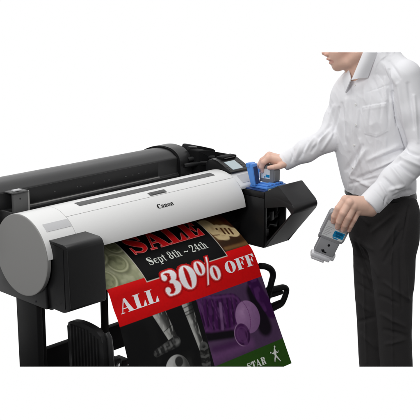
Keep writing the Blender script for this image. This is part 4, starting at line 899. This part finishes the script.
# the loose cartridge: local x across, y along (toward the nozzle end), z toward the viewer
Lg = D2(L(322.5, 250.5, 0.235)-L(340.5, 214.5, 0.275)); wd = L(345, 243, 0.25)-L(322.5, 233, 0.25); wd = D2(wd-Lg*(wd @ Lg)); nz = np.cross(wd, Lg); 
if nz[2] < 0: nz = -nz
c0 = L(336.6, 226.0, 0.238)
Wm = lambda v: v[0]*CR+v[1]*np.array([0, 0, 1.0])-v[2]*FH
ax, ay, az = Wm(wd)*0.90, Wm(Lg), Wm(nz); oc = to_world(c0[None])[0]
MX = Matrix(((ax[0], ay[0], az[0], oc[0]), (ax[1], ay[1], az[1], oc[1]), (ax[2], ay[2], az[2], oc[2]), (0, 0, 0, 1)))
cart = thing('ink_cartridge', 'grey ink cartridge with clear nozzle cap held loose in a lowered hand', 'ink cartridge', tuple(oc))
def pbox(lo, hi, bev): bm = bmesh.new(); bm_box(bm, lo, hi, bev, 3); return bm
bm = bmesh.new(); bm_prism(bm, round_poly([(-0.054, -0.060), (0.054, -0.060), (0.057, -0.045), (0.057, 0.052), (0.050, 0.062), (-0.050, 0.062), (-0.057, 0.052), (-0.057, -0.045)], 0.006, 4), -0.019, 0.019, 'Z', 0.004)
frame_obj('body', bm, MX, M['tank'], cart)
frame_obj('neck', pbox((-0.046, 0.0625, -0.016), (0.046, 0.132, 0.016), 0.004), MX, M['tank'], cart)
bm = bmesh.new(); bm_box(bm, (-0.0475, 0.066, -0.009), (-0.0455, 0.128, 0.009), 0.001); bm_box(bm, (-0.056, 0.055, -0.012), (-0.047, 0.070, 0.012), 0.003); frame_obj('side_rail', bm, MX, M['tankd'], cart)
bm = bmesh.new(); bm_box(bm, (-0.044, 0.1325, -0.014), (0.044, 0.140, 0.014), 0.002)
bm_box(bm, (-0.052, 0.1402, -0.017), (0.040, 0.160, 0.017), 0.005); bm_box(bm, (-0.044, 0.1602, -0.012), (0.020, 0.172, 0.012), 0.004); bm_box(bm, (0.034, 0.122, -0.012), (0.056, 0.150, 0.012), 0.004)
frame_obj('nozzle_cap', bm, MX, M['clear'], cart)
bm = bmesh.new()
for cx, cy, r in ((0.004, 0.085, 0.0058),):
    for t0, r_ in ((0.0165, r),):
        vv_ = [bm.verts.new((cx+r_*math.cos(t), cy+r_*math.sin(t), t0)) for t in np.linspace(0, 2*math.pi, 20, endpoint=False)]; bm.faces.new(vv_)
bm_box(bm, (-0.018, 0.112, 0.0162), (-0.004, 0.118, 0.0168)); bm_box(bm, (-0.006, 0.117, 0.0162), (0.008, 0.123, 0.0168)); bm_box(bm, (-0.012, 0.110, 0.0162), (-0.006, 0.124, 0.01665))
frame_obj('moulded_mark', bm, MX, M['hole'], cart)
bm = bmesh.new(); bm_box(bm, (-0.049, -0.02, 0.0190), (0.049, 0.050, 0.0196), 0.0); lab = frame_obj('paper_label', bm, MX, M['label'], cart)
bm = bmesh.new(); bm_box(bm, (-0.002, 0.012, 0.0196), (0.047, 0.040, 0.0200)); frame_obj('colour_block', bm, MX, M['cyan'], lab)
bm = bmesh.new(); bm_box(bm, (0.006, 0.016, 0.0200), (0.040, 0.026, 0.0203)); bm_box(bm, (0.010, 0.0285, 0.0200), (0.034, 0.035, 0.0203)); frame_obj('colour_print', bm, MX, M['teal'], lab)
bm = bmesh.new()
for i in range(6): bm_box(bm, (-0.044, 0.004+i*0.0072, 0.0196), (-0.012-0.006*(i % 3), 0.0068+i*0.0072, 0.0199))
bm_box(bm, (0.0, 0.043, 0.0196), (0.030, 0.047, 0.0199)); frame_obj('small_print', bm, MX, M['light'], lab)
bm = bmesh.new(); bm_box(bm, (0.004, 0.042, 0.02), (0.026, 0.0475, 0.0202)); frame_obj('colour_print', bm, MX, M['cyan'], lab)

# the tank being pushed in: stands in the tray, broad side toward the plotter's left
tank = thing('ink_tank', 'grey ink tank standing in the blue tray under an outstretched hand', 'ink cartridge', (1.185, -0.15, 0.945))
bm = bmesh.new(); bm_prism(bm, round_poly([(-0.200, 0.950), (-0.200, 1.020), (-0.128, 1.024), (-0.124, 0.950)], [0.006, 0.010, 0.012, 0.004], 5), 1.160, 1.200, 'X', 0.006); finish_bm(bm, 'body', M['tankd'], tank, True)
bm = bmesh.new(); bm_box(bm, (1.1590, -0.180, 0.966), (1.1598, -0.132, 1.008)); tl = finish_bm(bm, 'paper_label', M['label'], tank)
bm = bmesh.new(); bm_box(bm, (1.1584, -0.179, 0.972), (1.1590, -0.158, 0.984)); bm_box(bm, (1.1584, -0.156, 0.969), (1.1590, -0.150, 0.976)); finish_bm(bm, 'colour_block', M['cyan'], tl)
bm = bmesh.new(); bm_box(bm, (1.163, -0.2055, 0.958), (1.197, -0.1995, 1.006), 0.003); finish_bm(bm, 'grip_end', M['tankd'], tank, True)

# ------------------------------------------------------------------ only what the photograph takes in is modelled: trim above and below it
def trim(y, keep_below):
    ray_ = CF-CU*(y-210)/FOC; n = np.cross(CR, ray_); n = n/np.linalg.norm(n)
    if (n[2] > 0) != keep_below: n = -n          # n points to the side that is removed
    for o in list(scene.objects):
        if o.type != 'MESH': continue
        co = np.empty(len(o.data.vertices)*3, np.float32); o.data.vertices.foreach_get('co', co); co = co.reshape(-1, 3)+ORG[o]
        dd_ = (co-CP) @ n
        if dd_.max() < 0: continue
        bm = bmesh.new(); bm.from_mesh(o.data)
        r = bmesh.ops.bisect_plane(bm, geom=bm.verts[:]+bm.edges[:]+bm.faces[:], plane_co=tuple(CP-ORG[o]), plane_no=tuple(n), clear_outer=True, dist=1e-6)
        ed = [e for e in r['geom_cut'] if isinstance(e, bmesh.types.BMEdge)]
        if o.name not in ('sheet',) and ed:
            try: bmesh.ops.holes_fill(bm, edges=ed, sides=0)
            except Exception: pass
        bm.to_mesh(o.data); bm.free()
        if len(o.data.polygons) == 0: bpy.data.objects.remove(o)
trim(366.7, False)
trim(52.2, True)
